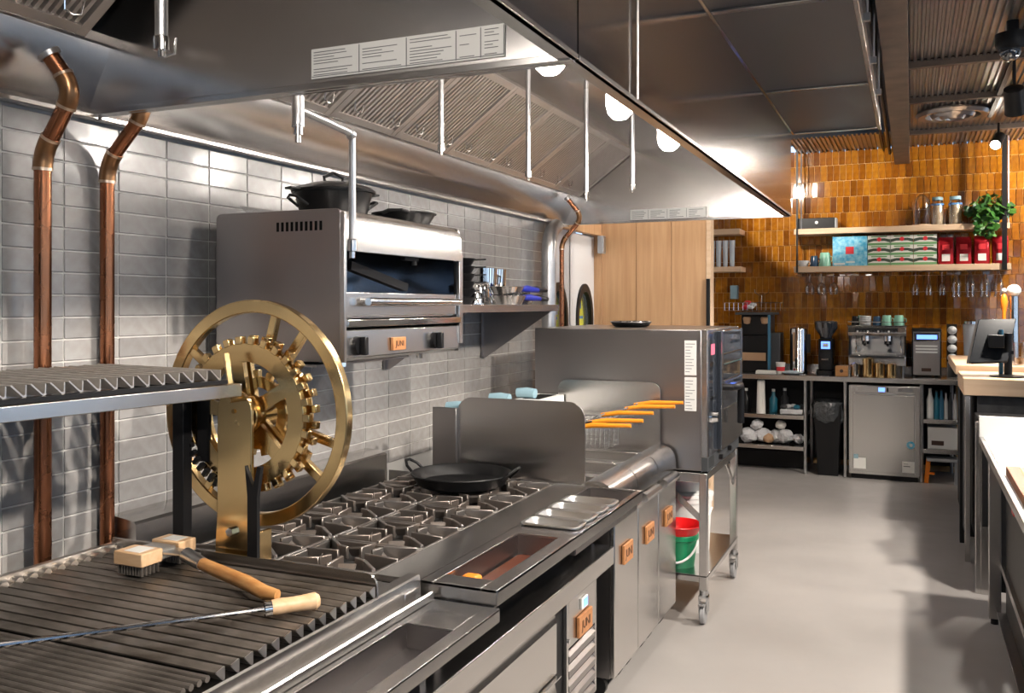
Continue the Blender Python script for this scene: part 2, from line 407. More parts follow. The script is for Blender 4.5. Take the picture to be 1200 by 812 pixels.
obj('print', q, 'poster_blue', po, smooth=False)
struct('wall_corridor', B().box(-3.0, 5.5, 0, -2.9, YB, ZC).box(-0.9, 5.5, 0, -0.41, 5.6, ZC).box(-0.52, 5.6, 0, -0.41, 7.4, ZC), 'paint_white', smooth=False)
# back wall with vertical amber tiles
wb = struct('wall_back', B().box(-0.3, YB + .004, 0, 4.0, YB + .14, ZC), 'grout_amber', smooth=False)
PW, PH = 0.0605, 0.159
cand = []
for r in range(14):
    zc = 0.93 + (r + .5) * PH; off = random.uniform(0, PW)
    for c in range(58):
        xc = 0.0 + off + (c + .5) * PW
        if zc > 3.05 + PH / 2: continue
        hid = (zc < 1.35 and xc > .8) or (xc < 1.15 and zc > 2.2) or zc < 1.2 or xc < .45 or xc > 3.35
        cand.append((hid, abs(xc - 2.0) * .6 + abs(zc - 2.5), xc, zc))
cand.sort(); k = 0; rest = B(); am = None
for hid, _, xc, zc in cand:
    rx, rz = random.gauss(0, .009), random.gauss(0, .012)
    if k < 298 and not hid:
        if am is None:
            o = obj('tile', B().box(-.0284, -.004, -.0776, .0284, .004, .0776), 'tile_amber', wb, bev=0.003, seg=1, smooth=False); am = o.data
        else:
            o = bpy.data.objects.new('tile', am); COL.objects.link(o); o.parent = wb
            md = o.modifiers.new('bevel', 'BEVEL'); md.width = 0.003; md.segments = 1
        o.location = (xc, YB, zc); o.rotation_euler = (rx, 0, rz); k += 1
    else:
        h = .0284; dz = .0776; d1, d2 = math.tan(rx) * dz, math.tan(rz) * h
        vs = [(xc + sx_ * h, YB - .004 + sz_ * d1 + sx_ * d2, zc + sz_ * dz) for sx_, sz_ in ((-1, -1), (1, -1), (1, 1), (-1, 1))]
        rest.face(vs)
        for i in range(4):
            a, c = vs[i], vs[(i + 1) % 4]; rest.face([a, c, (c[0], YB + .004, c[2]), (a[0], YB + .004, a[2])])
rest.b.verts.ensure_lookup_table(); bmesh.ops.remove_doubles(rest.b, verts=rest.b.verts, dist=1e-5)
stuff(obj('small_tiles', rest, 'tile_amber', wb, smooth=False))
# outer walls with the windows behind and to the right of the viewer
def window_wall(name, axis, at, spans, lo, hi, z0, z1, n0):
    b = B(); edges = [lo] + [e for s_ in spans for e in s_] + [hi]
    def bx(u0, u1, za, zb):
        if axis == 'x': b.box(at, u0, za, at + .14, u1, zb)
        else: b.box(u0, at - .14, za, u1, at, zb)
    bx(lo, hi, 0, z0); bx(lo, hi, z1, ZC)
    for i in range(0, len(edges), 2): bx(edges[i], edges[i + 1], z0, z1)
    struct(name, b, 'paint_dark' if name == 'wall_front' else 'paint_warm', smooth=False)
    for i, (u0, u1) in enumerate(spans):
        f = B(); t = .03
        def fb(a, c, za, zb):
            if axis == 'x': f.box(at + .04, a, za, at + .09, c, zb)
            else: f.box(a, at - .09, za, c, at - .04, zb)
        fb(u0, u1, z0, z0 + t); fb(u0, u1, z1 - t, z1); fb(u0, u0 + t, z0 + t, z1 - t); fb(u1 - t, u1, z0 + t, z1 - t); fb((u0 + u1) / 2 - .02, (u0 + u1) / 2 + .02, z0 + t, z1 - t); fb(u0 + t, (u0 + u1) / 2 - .02, 1.75, 1.79); fb((u0 + u1) / 2 + .02, u1 - t, 1.75, 1.79)
        struct('window_%d' % (n0 + i), f, 'black_metal', smooth=False)
window_wall('wall_right', 'x', XR, [(-2.6, -1.0), (0.2, 1.8), (3.0, 4.6), (6.0, 7.6)], YF, YB, 0.75, 2.35, 1)
window_wall('wall_back_right', 'y', YB + .14, [(4.25, 5.2), (5.35, 6.3)], 4.0, XR, 1.80, 2.75, 7)
portal('window_portal', (5.28, YB + .2, 2.28), (-PI / 2, 0, 0), 2.1, 1.0)
window_wall('wall_front', 'y', YF, [(3.6, 4.8), (5.1, 6.2)], -0.14, XR, 0.75, 2.35, 5)
for y in (-1.8, 1.0, 3.8, 6.8): portal('window_portal', (XR + .12, y, 1.55), (0, PI / 2, 0), 1.6, 1.6)
for x in (4.2, 5.65): portal('window_portal', (x, YF - .12, 1.55), (PI / 2, 0, 0), 1.6, 1.6)
# ceiling: dark slab, ribbed metal deck between purlins, beam
struct('ceiling', B().box(-3.0, YF - .1, ZC + .10, XR + .1, YB + .1, ZC + .2), 'paint_dark', smooth=False)
def deck(name, x0, x1, y0, y1, pitch=0.039, amp=0.009):
    pts = []; n = int((x1 - x0) / pitch)
    for i in range(n):
        for t, h in ((0, 0), (.14, 1), (.5, 1), (.64, 0)): pts.append((x0 + (i + t) * pitch, ZC + h * 2 * amp))
    pts.append((x0 + n * pitch, ZC))
    return struct(name, B().strip(pts, 'xz', y0, y1), 'deck', smooth=False)
deck('ceiling_deck_far', 1.2, 4.6, 8.75, 9.6); deck('ceiling_deck_middle', 2.24, 4.6, 6.3, 7.35); deck('ceiling_deck_vent', 2.24, 4.6, 7.4, 8.7, amp=.006); deck('ceiling_deck_near', 2.24, 4.6, 1.0, 6.25)
for i, y in enumerate((6.27, 7.37, 8.72)):
    struct('trim_%d' % (i + 3), B().box(2.2, y - .025, ZC - .035, 4.6, y + .025, ZC + .01), 'beam', smooth=False)
struct('trim_6', B().box(2.10, YF, ZC - .16, 2.235, YB, ZC - .01), 'beam', bev=.004)
tag(obj('ceiling_conduit', B().tube([(2.06, -1, ZC - .06), (2.06, 9.5, ZC - .06)], .014).tube([(2.005, -1, ZC - .03), (2.005, 9.5, ZC - .03)], .01), 'black_metal'), 'thin dark pair of conduits running along the ceiling beam', 'conduit')
# round ceiling diffuser
t = thing('ceiling_diffuser', 'round metal air diffuser in the ribbed ceiling', 'vent', (2.55, 7.95, ZC - .03))
for nme, r0, r1, zz in (('outer_ring', .19, .27, 0), ('middle_ring', .115, .165, -.012), ('inner_ring', .05, .095, -.024)):
    obj(nme, B().shell([(r0, zz + .03), (r0 + .01, zz - .008), (r1 - .02, zz - .014), (r1, zz + .012), (r1 - .01, zz + .03)], (2.55, 7.95, ZC - .03), 36), 'steel_dull', t)
obj('core', B().lathe([(0, -.03), (.03, -.03), (.035, -.02), (.035, .02), (0, .02)], (2.55, 7.95, ZC - .03), 20), 'steel_dull', t)
obj('throat', B().lathe([(0, .035), (.2, .035), (.2, .045), (0, .045)], (2.55, 7.95, ZC - .03), 30), 'dark_gap', t)
# oak clad partition beside the swing doors
t = thing('oak_partition', 'tall oak partition with vertical boards behind the hood', 'partition', (0.4, 7.05, 0))
for x0, x1 in ((-0.045, 0.238), (0.242, 0.525), (0.529, 0.80)):
    obj('board', B().box(x0, 7.0, 0.0, x1, 7.02, 2.75), 'oak', t, bev=.0015)
obj('end_panel', B().box(0.80, 6.995, 0, 0.835, 7.12, 2.75), 'oak_pale', t, bev=.003)
obj('core', B().box(-0.045, 7.02, 0, .80, 7.12, 2.75), 'oak', t)
obj('pull_handle', B().box(.806, 6.965, 1.05, .832, 6.995, 1.80), 'black_metal', t, bev=.002)
t = thing('wall_switch_box', 'small grey switch box high on the wall beside the oak partition', 'switch', (-.04, 6.93, 2.05))
obj('box', B().box(-.045, 6.885, 2.01, .0, 6.965, 2.15), 'grey_plastic', t, bev=.004)
obj('cover', B().box(.0, 6.895, 2.02, .006, 6.955, 2.14), 'galvanised', t, bev=.002)

# ================================================================ EXHAUST HOODS
HX, HZ, HT = 1.55, 2.162, 2.71
def hood(y0, y1, label, filters, lamps, lab):
    t = thing('exhaust_hood', label, 'hood', (0.0, y0, HZ))
    yc = .012
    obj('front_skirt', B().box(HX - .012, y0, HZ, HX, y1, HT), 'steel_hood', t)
    obj('front_lip', B().box(HX - .045, y0, HZ, HX + .003, y1, HZ + .012).box(HX - .047, y0, HZ + .012, HX - .042, y1, HZ + .03), 'steel_y', t, bev=.001)
    obj('top_panel', B().box(.0, y0, HT - .06, HX - .012, y1, HT - .05), 'steel_hood_in', t)
    obj('back_trough', B().prism([(.004, HZ), (.016, HZ), (.115, HZ + .19), (.115, HZ + .202), (.10, HZ + .202), (.004, HZ + .02)], 'xz', y0, y1), 'steel_hood_in', t)
    obj('back_lip', B().box(.004, y0, HZ - .014, .05, y1, HZ), 'steel_y', t, bev=.002)
    obj('gutter', B().box(.10, y0, HZ + .186, .135, y1, HZ + .200).box(.128, y0, HZ + .200, .135, y1, HZ + .212), 'steel_polish', t)
    prof = [(.004, HZ), (HX - .012, HZ), (HX - .012, HT - .05), (.004, HT - .05)]
    for ya, yb in ((y0, y0 + .012), (y1 - .012, y1)):
        obj('end_panel', B().prism(prof, 'xz', ya, yb), 'steel_hood_in', t)
        obj('end_lip', B().box(.02, ya - .003, HZ - .004, HX - .01, yb + .003, HZ + .014), 'steel_x', t, bev=.002)
    # sloping grease filters
    p0, p1 = Vector((.125, 0, HZ + .205)), Vector((.515, 0, HT - .055)); d = (p1 - p0); L_ = d.length; d.normalize(); nrm = Vector((d.z, 0, -d.x))
    for i, (a, c) in enumerate(filters):
        f = B(); w = .03
        def P(s_, y, h): return p0 + d * s_ + nrm * h + Vector((0, y, 0))
        def slab(bb, s0, s1, ya, yb, h0, h1):
            v = [bb.b.verts.new(P(*q_)) for q_ in ((s0, ya, h0), (s1, ya, h0), (s1, yb, h0), (s0, yb, h0), (s0, ya, h1), (s1, ya, h1), (s1, yb, h1), (s0, yb, h1))]
            for fa in ((3, 2, 1, 0), (4, 5, 6, 7), (0, 1, 5, 4), (1, 2, 6, 5), (2, 3, 7, 6), (3, 0, 4, 7)): bb.b.faces.new([v[j] for j in fa])
        slab(f, 0, L_, a, a + w, -.005, .022); slab(f, 0, L_, c - w, c, -.005, .022); slab(f, 0, w, a + w, c - w, -.005, .02); slab(f, L_ - w, L_, a + w, c - w, -.005, .02)
        slab(f, w, L_ - w, a + w, c - w, -.03, -.026)
        fo = obj('grease_filter', f, 'steel_filter', t, smooth=False)
        r = B(); n = 15; pit = (c - a - 2 * w) / n
        for j in range(n): slab(r, w, L_ - w, a + w + j * pit + .003, a + w + j * pit + pit * .62, -.005, .014)
        stuff(obj('baffles', r, 'steel_filter', fo, smooth=False))
        for yy in (a + .10, c - .10):
            h = B(); q_ = [P(.10, yy - .03, .016), P(.075, yy - .025, .04), P(.07, yy, .044), P(.075, yy + .025, .04), P(.10, yy + .03, .016)]
            h.tube(q_, .003, 6); obj('handle', h, 'steel_polish', fo)
    for (lx, ly) in lamps:
        o = obj('lamp_holder', B().cyl((lx, ly, HT - .06), (lx, ly, 2.42), .055, 20, .06), 'steel_polish', t)
        obj('globe', B().shell([(.046, .10), (.05, .06), (.05, 0), (.042, -.03), (.024, -.048), (0, -.053)], (lx, ly, 2.325), 20), 'lamp_globe', o)
    if lab:
        x0, x1, y, za, zb, cols = lab
        pl = obj('notice_plate', B().box(x0, y - .004, za, x1, y, zb), 'notice', t, smooth=False)
        pr = B(); h = zb - za; rnd = random.Random(3)
        pr.box(x0 + .002, y - .005, za + .004, x1 - .002, y - .004, za + .006)
        for i in range(len(cols) - 1):
            a, c = x0 + (x1 - x0) * cols[i], x0 + (x1 - x0) * cols[i + 1]
            pr.box(c - .003, y - .0055, za + .003, c - .001, y - .004, zb - .003)
            for j in range(9):
                z = zb - h * (.12 + .095 * j)
                if rnd.random() < .8: pr.box(a + .008, y - .0055, z - .0009, a + .008 + (c - a - .02) * rnd.uniform(.45, 1), y - .004, z + .0007)
        stuff(obj('printed_lines', pr, 'print', pl, smooth=False))
    return t
fl = [(2.0 + i * .494, 2.0 + i * .494 + .490) for i in range(8)]
h2 = hood(1.965, 5.98, 'long stainless exhaust hood over the range and fryers with three globe lamps and a hidden added one', fl, [(1.28, 2.47), (1.28, 3.17), (1.28, 3.90), (1.43, 4.85)], None)  # last lamp is added behind the skirt to brighten the far end panel
h1 = hood(-1.4, 1.955, 'near stainless exhaust hood overhead with the long white notice inside', [(.42, .90), (.905, 1.385), (1.39, 1.83)], [(1.28, .95)], (.825, 1.376, 1.942, 2.185, 2.262, (0, .27, .52, .77, .89, 1)))
pl = tag(obj('notice_strip', B().box(.50, 5.955, 2.175, 1.02, 5.963, 2.245), 'label_white', smooth=False), 'white notice strip on the far end panel of the hood', 'label')
pr = B(); rnd = random.Random(5)
for i in range(4):
    a = .50 + i * .13
    pr.box(a + .125, 5.9535, 2.18, a + .127, 5.955, 2.24)
    for j in range(5): pr.box(a + .012, 5.9535, 2.185 + j * .011, a + .012 + .1 * rnd.uniform(.4, 1), 5.955, 2.188 + j * .011)
stuff(obj('printed_lines', pr, 'print', pl, smooth=False))
# perforated supply plenum along the front of the hoods
t = thing('supply_plenum', 'flat stainless supply plenum hanging in front of the hood', 'duct', (1.8, 2.0, 2.71))
for a, c in ((-1.4, .85), (.86, 2.10), (2.11, 3.45), (3.46, 4.86), (4.87, 6.10)):
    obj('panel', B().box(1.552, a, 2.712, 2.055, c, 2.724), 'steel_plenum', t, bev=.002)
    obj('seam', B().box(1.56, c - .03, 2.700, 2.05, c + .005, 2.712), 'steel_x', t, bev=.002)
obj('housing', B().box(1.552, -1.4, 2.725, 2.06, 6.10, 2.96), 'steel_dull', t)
obj('side_lip', B().box(2.056, -1.4, 2.695, 2.075, 6.10, 2.78), 'steel_y', t, bev=.002)
obj('corner_strip', B().box(1.548, -1.4, 2.700, 1.556, 6.10, 2.71), 'steel_polish', t)
for y in (2.6, 3.9, 4.6, 5.3): obj('hanger_bolt', B().box(2.076, y - .014, 2.74, 2.10, y + .014, 2.77).cyl((2.088, y, 2.77), (2.088, y, 3.12), .005, 8), 'galvanised', t)
obj('riser_rod', B().cyl((HX + .010, 2.42, 2.165), (HX + .010, 2.42, 2.70), .0035, 8), 'steel_dull', t)
# fire suppression drops
def drop(x, y, z0, z1, label, r=.011, arm=None):
    t = thing('suppression_pipe', label, 'pipe', (x, y, z0), 'suppression pipes under the hoods')
    obj('pipe', B().cyl((x, y, z0 + .03), (x, y, z1), r, 12), 'galvanised', t)
    obj('nozzle', B().lathe([(0, 0), (r * .55, 0), (r * .6, .012), (r * 1.25, .014), (r * 1.25, .04), (r * .9, .045), (0, .045)], (x, y, z0), 12), 'steel_polish', t)
    return t
drop(.60, 3.064, 2.175, 2.66, 'straight thin steel drop pipe among the near filters')
drop(.70, 3.688, 2.150, 2.66, 'thin steel drop pipe left of the far end notice strip, second from left')
drop(.80, 4.18, 2.105, 2.66, 'thin steel drop pipe ending just above the copper elbow')
drop(1.00, 4.29, 2.150, 2.66, 'thin steel drop pipe ending at the white far notice')
drop(.85, 1.40, 2.105, 2.66, 'short steel drop pipe with nozzle in the near hood, top left', r=.013)
hk = bpy.data.objects['suppression_pipe.004']
obj('wire_clip', B().tube([(.85, 1.40, 2.125), (.862, 1.40, 2.105), (.885, 1.40, 2.108), (.888, 1.40, 2.14)], .0025, 6), 'steel_polish', hk)
t = thing('suppression_pipe', 'bent steel suppression pipe reaching down beside the broiler top', 'pipe', (.66, 2.368, 1.75), 'suppression pipes under the hoods')
obj('riser', B().cyl((.66, 2.10, 2.10), (.66, 2.10, 2.64), .011, 12), 'galvanised', t)
obj('tee', B().cyl((.66, 2.10, 2.105), (.66, 2.10, 2.19), .018, 12), 'galvanised', t)
obj('tee_nozzle', B().lathe([(0, 0), (.008, 0), (.008, .02), (.014, .022), (.014, .045), (0, .045)], (.66, 2.10, 2.06), 12), 'steel_polish', t)
obj('arm', B().tube([(.66, 2.10, 2.155), (.66, 2.25, 2.143), (.66, 2.36, 2.132), (.66, 2.372, 2.12), (.66, 2.372, 1.80)], .011, 12), 'galvanised', t)
obj('elbow', B().ball((.66, 2.366, 2.128), .017), 'galvanised', t)
obj('lower_nozzle', B().lathe([(0, 0), (.009, 0), (.009, .02), (.016, .022), (.016, .055), (.011, .06), (0, .06)], (.66, 2.372, 1.745), 12), 'steel_polish', t)
# copper drain pipes
def copper(name_label, pts, joints, r, collar=None):
    t = thing('copper_pipe', name_label, 'pipe', pts[0])
    obj('pipe', B().tube(pts, r, 18), 'copper', t)
    for p, q_ in joints:
        obj('elbow', B().tube(p, r * 1.13, 18), 'copper_joint', t)
        for e in (0, -1):
            dd = (Vector(p[e]) - Vector(p[1 if e == 0 else -2])).normalized() * .004
            o = obj('solder_ring', B().cyl(Vector(p[e]) - dd, Vector(p[e]) + dd, r * 1.17, 18), 'solder', t)
    if collar: obj('hood_collar', B().cyl(collar[0], collar[1], r * 1.35, 18), 'galvanised', t)
    return t
def arc3(a, b_, c, n=5):                                            # smooth corner a-b-c
    a, b_, c = Vector(a), Vector(b_), Vector(c); return [(a * (1 - s_) ** 2 + b_ * 2 * s_ * (1 - s_) + c * s_ ** 2) for s_ in [i / n for i in range(n + 1)]]
def drain(label, x, y, zbot, zb, dx, dz, ex, ez, ey, r):            # riser, 45 degree offset, then back into the trough
    A = arc3((x, y, zb - .045), (x, y, zb), (x + .03, y, zb + .037)); top = (x + dx, y, zb + dz)
    Bc = arc3((x + dx - .028, y, zb + dz - .036), top, (x + dx - .02, y + ey * .35, zb + dz + .045))
    end = (x + ex, y + ey, zb + ez)
    pts = [(x, y, zbot)] + A + Bc + [end]
    return copper(label, pts, [(A, 0), (Bc, 0)], r, (Vector(end) * .8 + Vector(Bc[-1]) * .2, end))
drain('left copper pipe rising into the near hood trough', .080, 1.742, .0, 2.015, .118, .155, .075, .255, -.045, .0225)
drain('right copper pipe rising under the hood dividing panel', .034, 2.0, .0, 2.015, .15, .16, .10, .24, .05, .021)
drain('thin copper pipe bending up behind the galvanised flue at the far end', .09, 5.725, .0, 2.02, .14, .16, .05, .30, -.05, .0155)
# galvanised flue behind the oven
t = thing('galvanised_flue', 'galvanised flue pipe standing behind the combi oven', 'pipe', (.085, 5.50, 1.2))
obj('flue', B().tube([(.085, 5.50, .0), (.085, 5.50, 1.94)] + arc3((.085, 5.50, 1.94), (.085, 5.50, 2.03), (.075, 5.58, 2.09)) + [(.07, 5.68, 2.13)], .048, 20), 'galvanised', t)
obj('collar', B().cyl((.085, 5.50, 1.535), (.085, 5.50, 1.56), .058, 20).cyl((.085, 5.50, 1.865), (.085, 5.50, 1.875), .051, 20), 'galvanised', t)

# ================================================================ CHARBROILER AND LOW SHELF
GX0, GX1, GZ = .235, 1.065, .920
t = thing('charbroiler', 'wide charcoal grill with blackened bars in the foreground, front left', 'grill', (.6, 1.2, .6605))
obj('body', B().box(.15, .45, .661, 1.02, 1.86, .86), 'steel_dull', t)
obj('fire_box', B().box(.24, .47, .862, 1.03, 1.862, .868), 'dark_gap', t)
obj('apron', B().prism([(1.035, .868), (1.035, .892), (1.066, .892), (1.070, .888), (1.072, .838), (1.098, .836), (1.100, .850), (1.106, .853), (1.111, .850), (1.111, .832), (1.085, .828), (1.085, .80), (1.02, .80)], 'xz', .45, 2.075), 'steel_y', t)
obj('end_plate', B().prism(rrect(.20, .845, 1.068, .947, .03, 5, (1, 0, 0, 0)), 'xz', 1.868, 1.874), 'steel_x', t)
obj('filler_box', B().box(.90, 1.985, .80, 1.078, 2.055, .866), 'steel_y', t, bev=.002)
obj('filler_deck', B().box(.24, 1.876, .80, 1.02, 2.078, .848), 'steel_dull', t)
rl = B().box(.195, .45, .868, .215, 1.868, .935)
obj('back_rail', rl, 'grill_end', t, bev=.003)
vb = None
n = 0
prof = [(-.0115, -.005), (-.0115, -.008), (.002, -.022), (.007, -.026), (.0105, -.026), (.0115, -.022), (.0115, -.001), (.0105, 0.0)]
for i in range(14):
    y = 1.850 - i * .0401
    if vb is None:
        b = B(); A = [b.b.verts.new((GX0, y + u, GZ + v)) for u, v in prof]; C = [b.b.verts.new((GX1, y + u, GZ + v)) for u, v in prof]
        b.b.faces.new(A[::-1]); b.b.faces.new(C)
        for k in range(8): b.b.faces.new((A[k], A[(k + 1) % 8], C[(k + 1) % 8], C[k]))
        vb = obj('grill_bar', b, 'grill_iron', t, smooth=False); y0 = y
        tip0 = obj('bar_tip', B().prism([(y + u, GZ + v) for u, v in prof], 'yz', GX1, GX1 + .0025), 'steel_pan', vb, smooth=False)
        cup = obj('rail_cup', B().cyl((.208, y + .02, GZ - .004), (.240, y + .02, GZ - .004), .0125, 10), 'grill_end', t)
    else:
        for src in (vb, cup):
            o = src.copy(); COL.objects.link(o); o.location.y += y - y0
            if src is vb: d_ = tip0.copy(); COL.objects.link(d_); d_.parent = o
fb = None
for i in range(38):
    y = 1.302 - i * .0205
    if fb is None: fb = obj('fine_bar', B().cyl((GX0, y, GZ - .012), (GX1 - .005, y, GZ - .012), .0068, 8), 'grill_iron', t); y0 = y
    else: o = fb.copy(); COL.objects.link(o); o.location.y += y - y0
t = thing('front_shelf', 'low stainless shelf with a long cut-out in front of the grill', 'shelf', (1.19, 1.3, .661))
x0, x1, hx0, hx1, hy0, hy1 = 1.098, 1.296, 1.130, 1.258, .70, 1.905
b = B().box(x0, .5, .824, hx0, 2.084, .830).box(hx1, .5, .824, x1, 2.084, .830).box(hx0, hy1, .824, hx1, 2.084, .830).box(hx0, .5, .824, hx1, hy0, .830)
obj('top_frame', b, 'steel_y', t, bev=.001)
obj('front_lip', B().box(x1 - .004, .5, .796, x1, 2.084, .8295), 'steel_y', t, bev=.001)
obj('end_lip', B().box(x0, 2.080, .796, x1 - .004, 2.084, .8295), 'steel_x', t)
obj('well_wall', B().box(hx0 - .003, hy0, .768, hx0, hy1, .826).box(hx1, hy0, .768, hx1 + .003, hy1, .826).box(hx0, hy0, .765, hx1, hy1, .768).box(hx0, hy1, .768, hx1, hy1 + .003, .826), 'steel_dull', t)
obj('leg', B().box(1.11, .60, .661, 1.14, .63, .824), 'steel_z', t); obj('leg', B().box(1.11, 1.95, .661, 1.14, 1.98, .824), 'steel_z', t)

# ---------------------------------------------------------------- raised grill rack, its wheel lift
t = thing('grill_rack', 'raised upper grill rack with V shaped bars on a steel rail', 'rack', (.648, 1.880, 1.36))
R0 = Vector((.648, 1.880, 1.36))
def RB(): return B()
obj('front_rail', B().box(.618, .45, 1.360, .648, 1.880, 1.394), 'steel_y', t, bev=.002)
obj('under_rail', B().box(.618, .45, 1.396, .640, 1.84, 1.406), 'black_metal', t)
obj('back_rail', B().box(.15, .45, 1.360, .17, 1.86, 1.394), 'steel_dull', t); obj('side_rail', B().box(.17, 1.845, 1.36, .618, 1.865, 1.392), 'black_metal', t)
pr2 = [(-.019, .012), (-.0165, .014), (.009, -.010), (.0125, -.0085), (.0135, .012), (.016, .012), (.0155, -.013), (.009, -.0145)]
vb = None
for i in range(28):
    y = 1.815 - i * .0430
    if vb is None:
        vb = obj('rack_bar', B().prism([(y + u, 1.420 + v) for u, v in pr2], 'yz', .16, .622), 'grill_rack', t, smooth=False); y0 = y
        tip0 = obj('bar_tip', B().prism([(y + u, 1.420 + v) for u, v in pr2], 'yz', .622, .6245), 'grill_end', vb, smooth=False)
    else:
        o = vb.copy(); COL.objects.link(o); o.location.y += y - y0; d_ = tip0.copy(); COL.objects.link(d_); d_.parent = o
t.rotation_euler = (0, 0, math.radians(-7.0))
t = thing('wheel_lift', 'large polished brass hand wheel with gears on an upright post', 'wheel', (.605, 1.93, .848))
cx, cz = .588, 1.302
obj('rim', B().annulus(.276, .312, (cx, cz), 1.990, 2.018, 72), 'brass', t, bev=.003)
def spoke(r0, r1, ang, w, y0, y1):
    b = B(); d = Vector((math.cos(ang), 0, math.sin(ang))); n_ = Vector((-d.z, 0, d.x)) * w / 2; c = Vector((cx, 0, cz)); P = []
    for y in (y0, y1): P += [c + d * r0 - n_ + Vector((0, y, 0)), c + d * r1 - n_ * .85 + Vector((0, y, 0)), c + d * r1 + n_ * .85 + Vector((0, y, 0)), c + d * r0 + n_ + Vector((0, y, 0))]
    v = [b.b.verts.new(p) for p in P]
    for f in ((0, 1, 2, 3), (7, 6, 5, 4), (0, 4, 5, 1), (1, 5, 6, 2), (2, 6, 7, 3), (3, 7, 4, 0)): b.b.faces.new([v[i] for i in f])
    return b
for k in range(4):
    for s_ in (-1, 1):
        a = math.radians(64 + 90 * k + 11 * s_)
        obj('spoke', spoke(.17, .285, a, .026, 1.994, 2.014), 'brass', t, bev=.002)
gx, gz = .615, 1.305
def gear(nm, ri, ro, teeth, y0, y1, tw, th, m, ph=0, sp=5, aw=.038):
    o = obj(nm, B().annulus(ri, ro, (gx, gz), y0, y1, 60), m, t, bev=.0015)
    b = B()
    for k in range(sp):
        a = 2 * PI * k / sp + .5; c = Vector((gx, (y0 + y1) / 2, gz)); d = Vector((math.cos(a), 0, math.sin(a)))
        b.bar(c + d * .03, c + d * (ri + .006), aw, (y1 - y0) * .98, (0, 1, 0))
    obj('gear_arm', b, m, o)
    tooth = None
    for k in range(teeth):
        if tooth is None:
            b = B(); b.bar((gx + ro - .003, (y0 + y1) / 2, gz), (gx + ro + th, (y0 + y1) / 2, gz), tw, (y1 - y0) * 1.25, (0, 1, 0))
            for v in b.b.verts: v.co -= Vector((gx, 0, gz)); v.co += wloc(o)
            e = tooth = obj('gear_tooth', b, 'brass', o, bev=.002)
        else: e = tooth.copy(); COL.objects.link(e)
        e.location = Vector((gx, 0, gz)) - Vector((wloc(t).x, wloc(t).y, wloc(t).z)); e.location.y = -wloc(t).y; e.rotation_euler = (0, 2 * PI * (k + ph) / teeth, 0)
gear('front_gear', .142, .192, 30, 1.928, 1.944, .020, .018, 'brass')
gear('middle_gear', .150, .192, 30, 1.958, 1.974, .020, .020, 'brass', .5)
gear('small_gear', .07, .100, 15, 1.976, 1.990, .020, .018, 'brass', .2, 3, .018)
obj('hub', B().lathe([(0, 1.912), (.052, 1.912), (.056, 1.918), (.056, 1.95), (.045, 1.955), (.045, 2.02), (.03, 2.03), (0, 2.03)], (gx, 0, gz), 28, 'y'), 'brass_dark', t)
pp = [(.545, .848), (.682, .848), (.675, .97), (.668, 1.06), (.668, 1.30)] + [(.611 + .057 * math.cos(math.radians(a)), 1.318 + .057 * math.sin(math.radians(a))) for a in range(0, 181, 15)] + [(.554, 1.06), (.548, .97)]
obj('post', B().prism(pp, 'xz', 1.892, 1.904), 'brass', t, bev=.002)
obj('post_flange', B().box(.668, 1.892, .848, .680, 1.96, 1.00).box(.548, 1.904, .848, .668, 1.96, .856), 'brass', t, bev=.002)
obj('bolt', B().cyl((.606, 1.878, 1.0), (.606, 1.892, 1.0), .012, 6), 'steel_polish', t)
obj('bolt', B().cyl((.611, 1.888, 1.318), (.611, 1.892, 1.318), .006, 8), 'brass_dark', t)
obj('chain_guard', B().box(.455, 1.925, 1.17, .495, 1.935, 1.37), 'black_metal', t)
ch = B()
for i in range(16):
    a = math.radians(150 + i * 6.4); ch.bar((gx + .19 * math.cos(a) * 1.0, 1.915, gz + .19 * math.sin(a)), (gx + .212 * math.cos(a), 1.915, gz + .212 * math.sin(a)), .012, .014, (0, 1, 0))
obj('chain', ch, 'black_metal', t)
obj('fork', B().prism([(.668, .848), (.700, .848), (.700, 1.10), (.712, 1.18), (.700, 1.18), (.686, 1.125), (.661, 1.18), (.660, 1.18), (.668, 1.10)], 'xz', 1.876, 1.888), 'black_metal', t, bev=.001)
obj('lift_link', B().bar((.628, 1.865, 1.352), (.590, 1.885, 1.47), .012, .012).cyl((.628, 1.852, 1.352), (.628, 1.905, 1.352), .008, 10), 'brass', t)
t = thing('slide_post', 'black steel upright carrying the raised grill rack', 'post', (.423, 1.90, .848))
obj('post', B().box(.405, 1.884, .848, .443, 1.918, 1.359), 'black_metal', t, bev=.002)
obj('foot', B().box(.385, 1.88, .848, .463, 1.93, .853), 'black_metal', t)

# grill brush and poker lying on the bars
t = thing('grill_brush', 'wooden twin block grill brush with an orange handle on the grill', 'brush', (.55, 1.75, .925))
def block(y0, y1, lab):
    o = obj('wood_block', B().box(.415, y0, .948, .51, y1, .982), 'beech', t, bev=.003)
    obj('sticker', B().box(.440, y0 + .010, .9822, .492, y1 - .010, .9828), 'label_white', o)
    br = B()
    for i in range(9):
        for j in range(5): br.cyl((.425 + i * .0095, y0 + .01 + j * (y1 - y0 - .02) / 4, .924), (.425 + i * .0095, y0 + .01 + j * (y1 - y0 - .02) / 4, .949), .0035, 5)
    stuff(obj('bristles', br, 'grill_iron', o))
block(1.675, 1.745, 0); block(1.800, 1.862, 1)
obj('bracket', B().box(.425, 1.747, .950, .500, 1.798, .976).prism([(.500, 1.745), (.60, 1.752), (.60, 1.782), (.500, 1.80), (.44, 1.80), (.44, 1.745)], 'xy', .966, .970), 'galvanised', t)
obj('socket', B().cyl((.565, 1.768, .965), (.64, 1.745, .955), .019, 14, .017), 'galvanised', t)
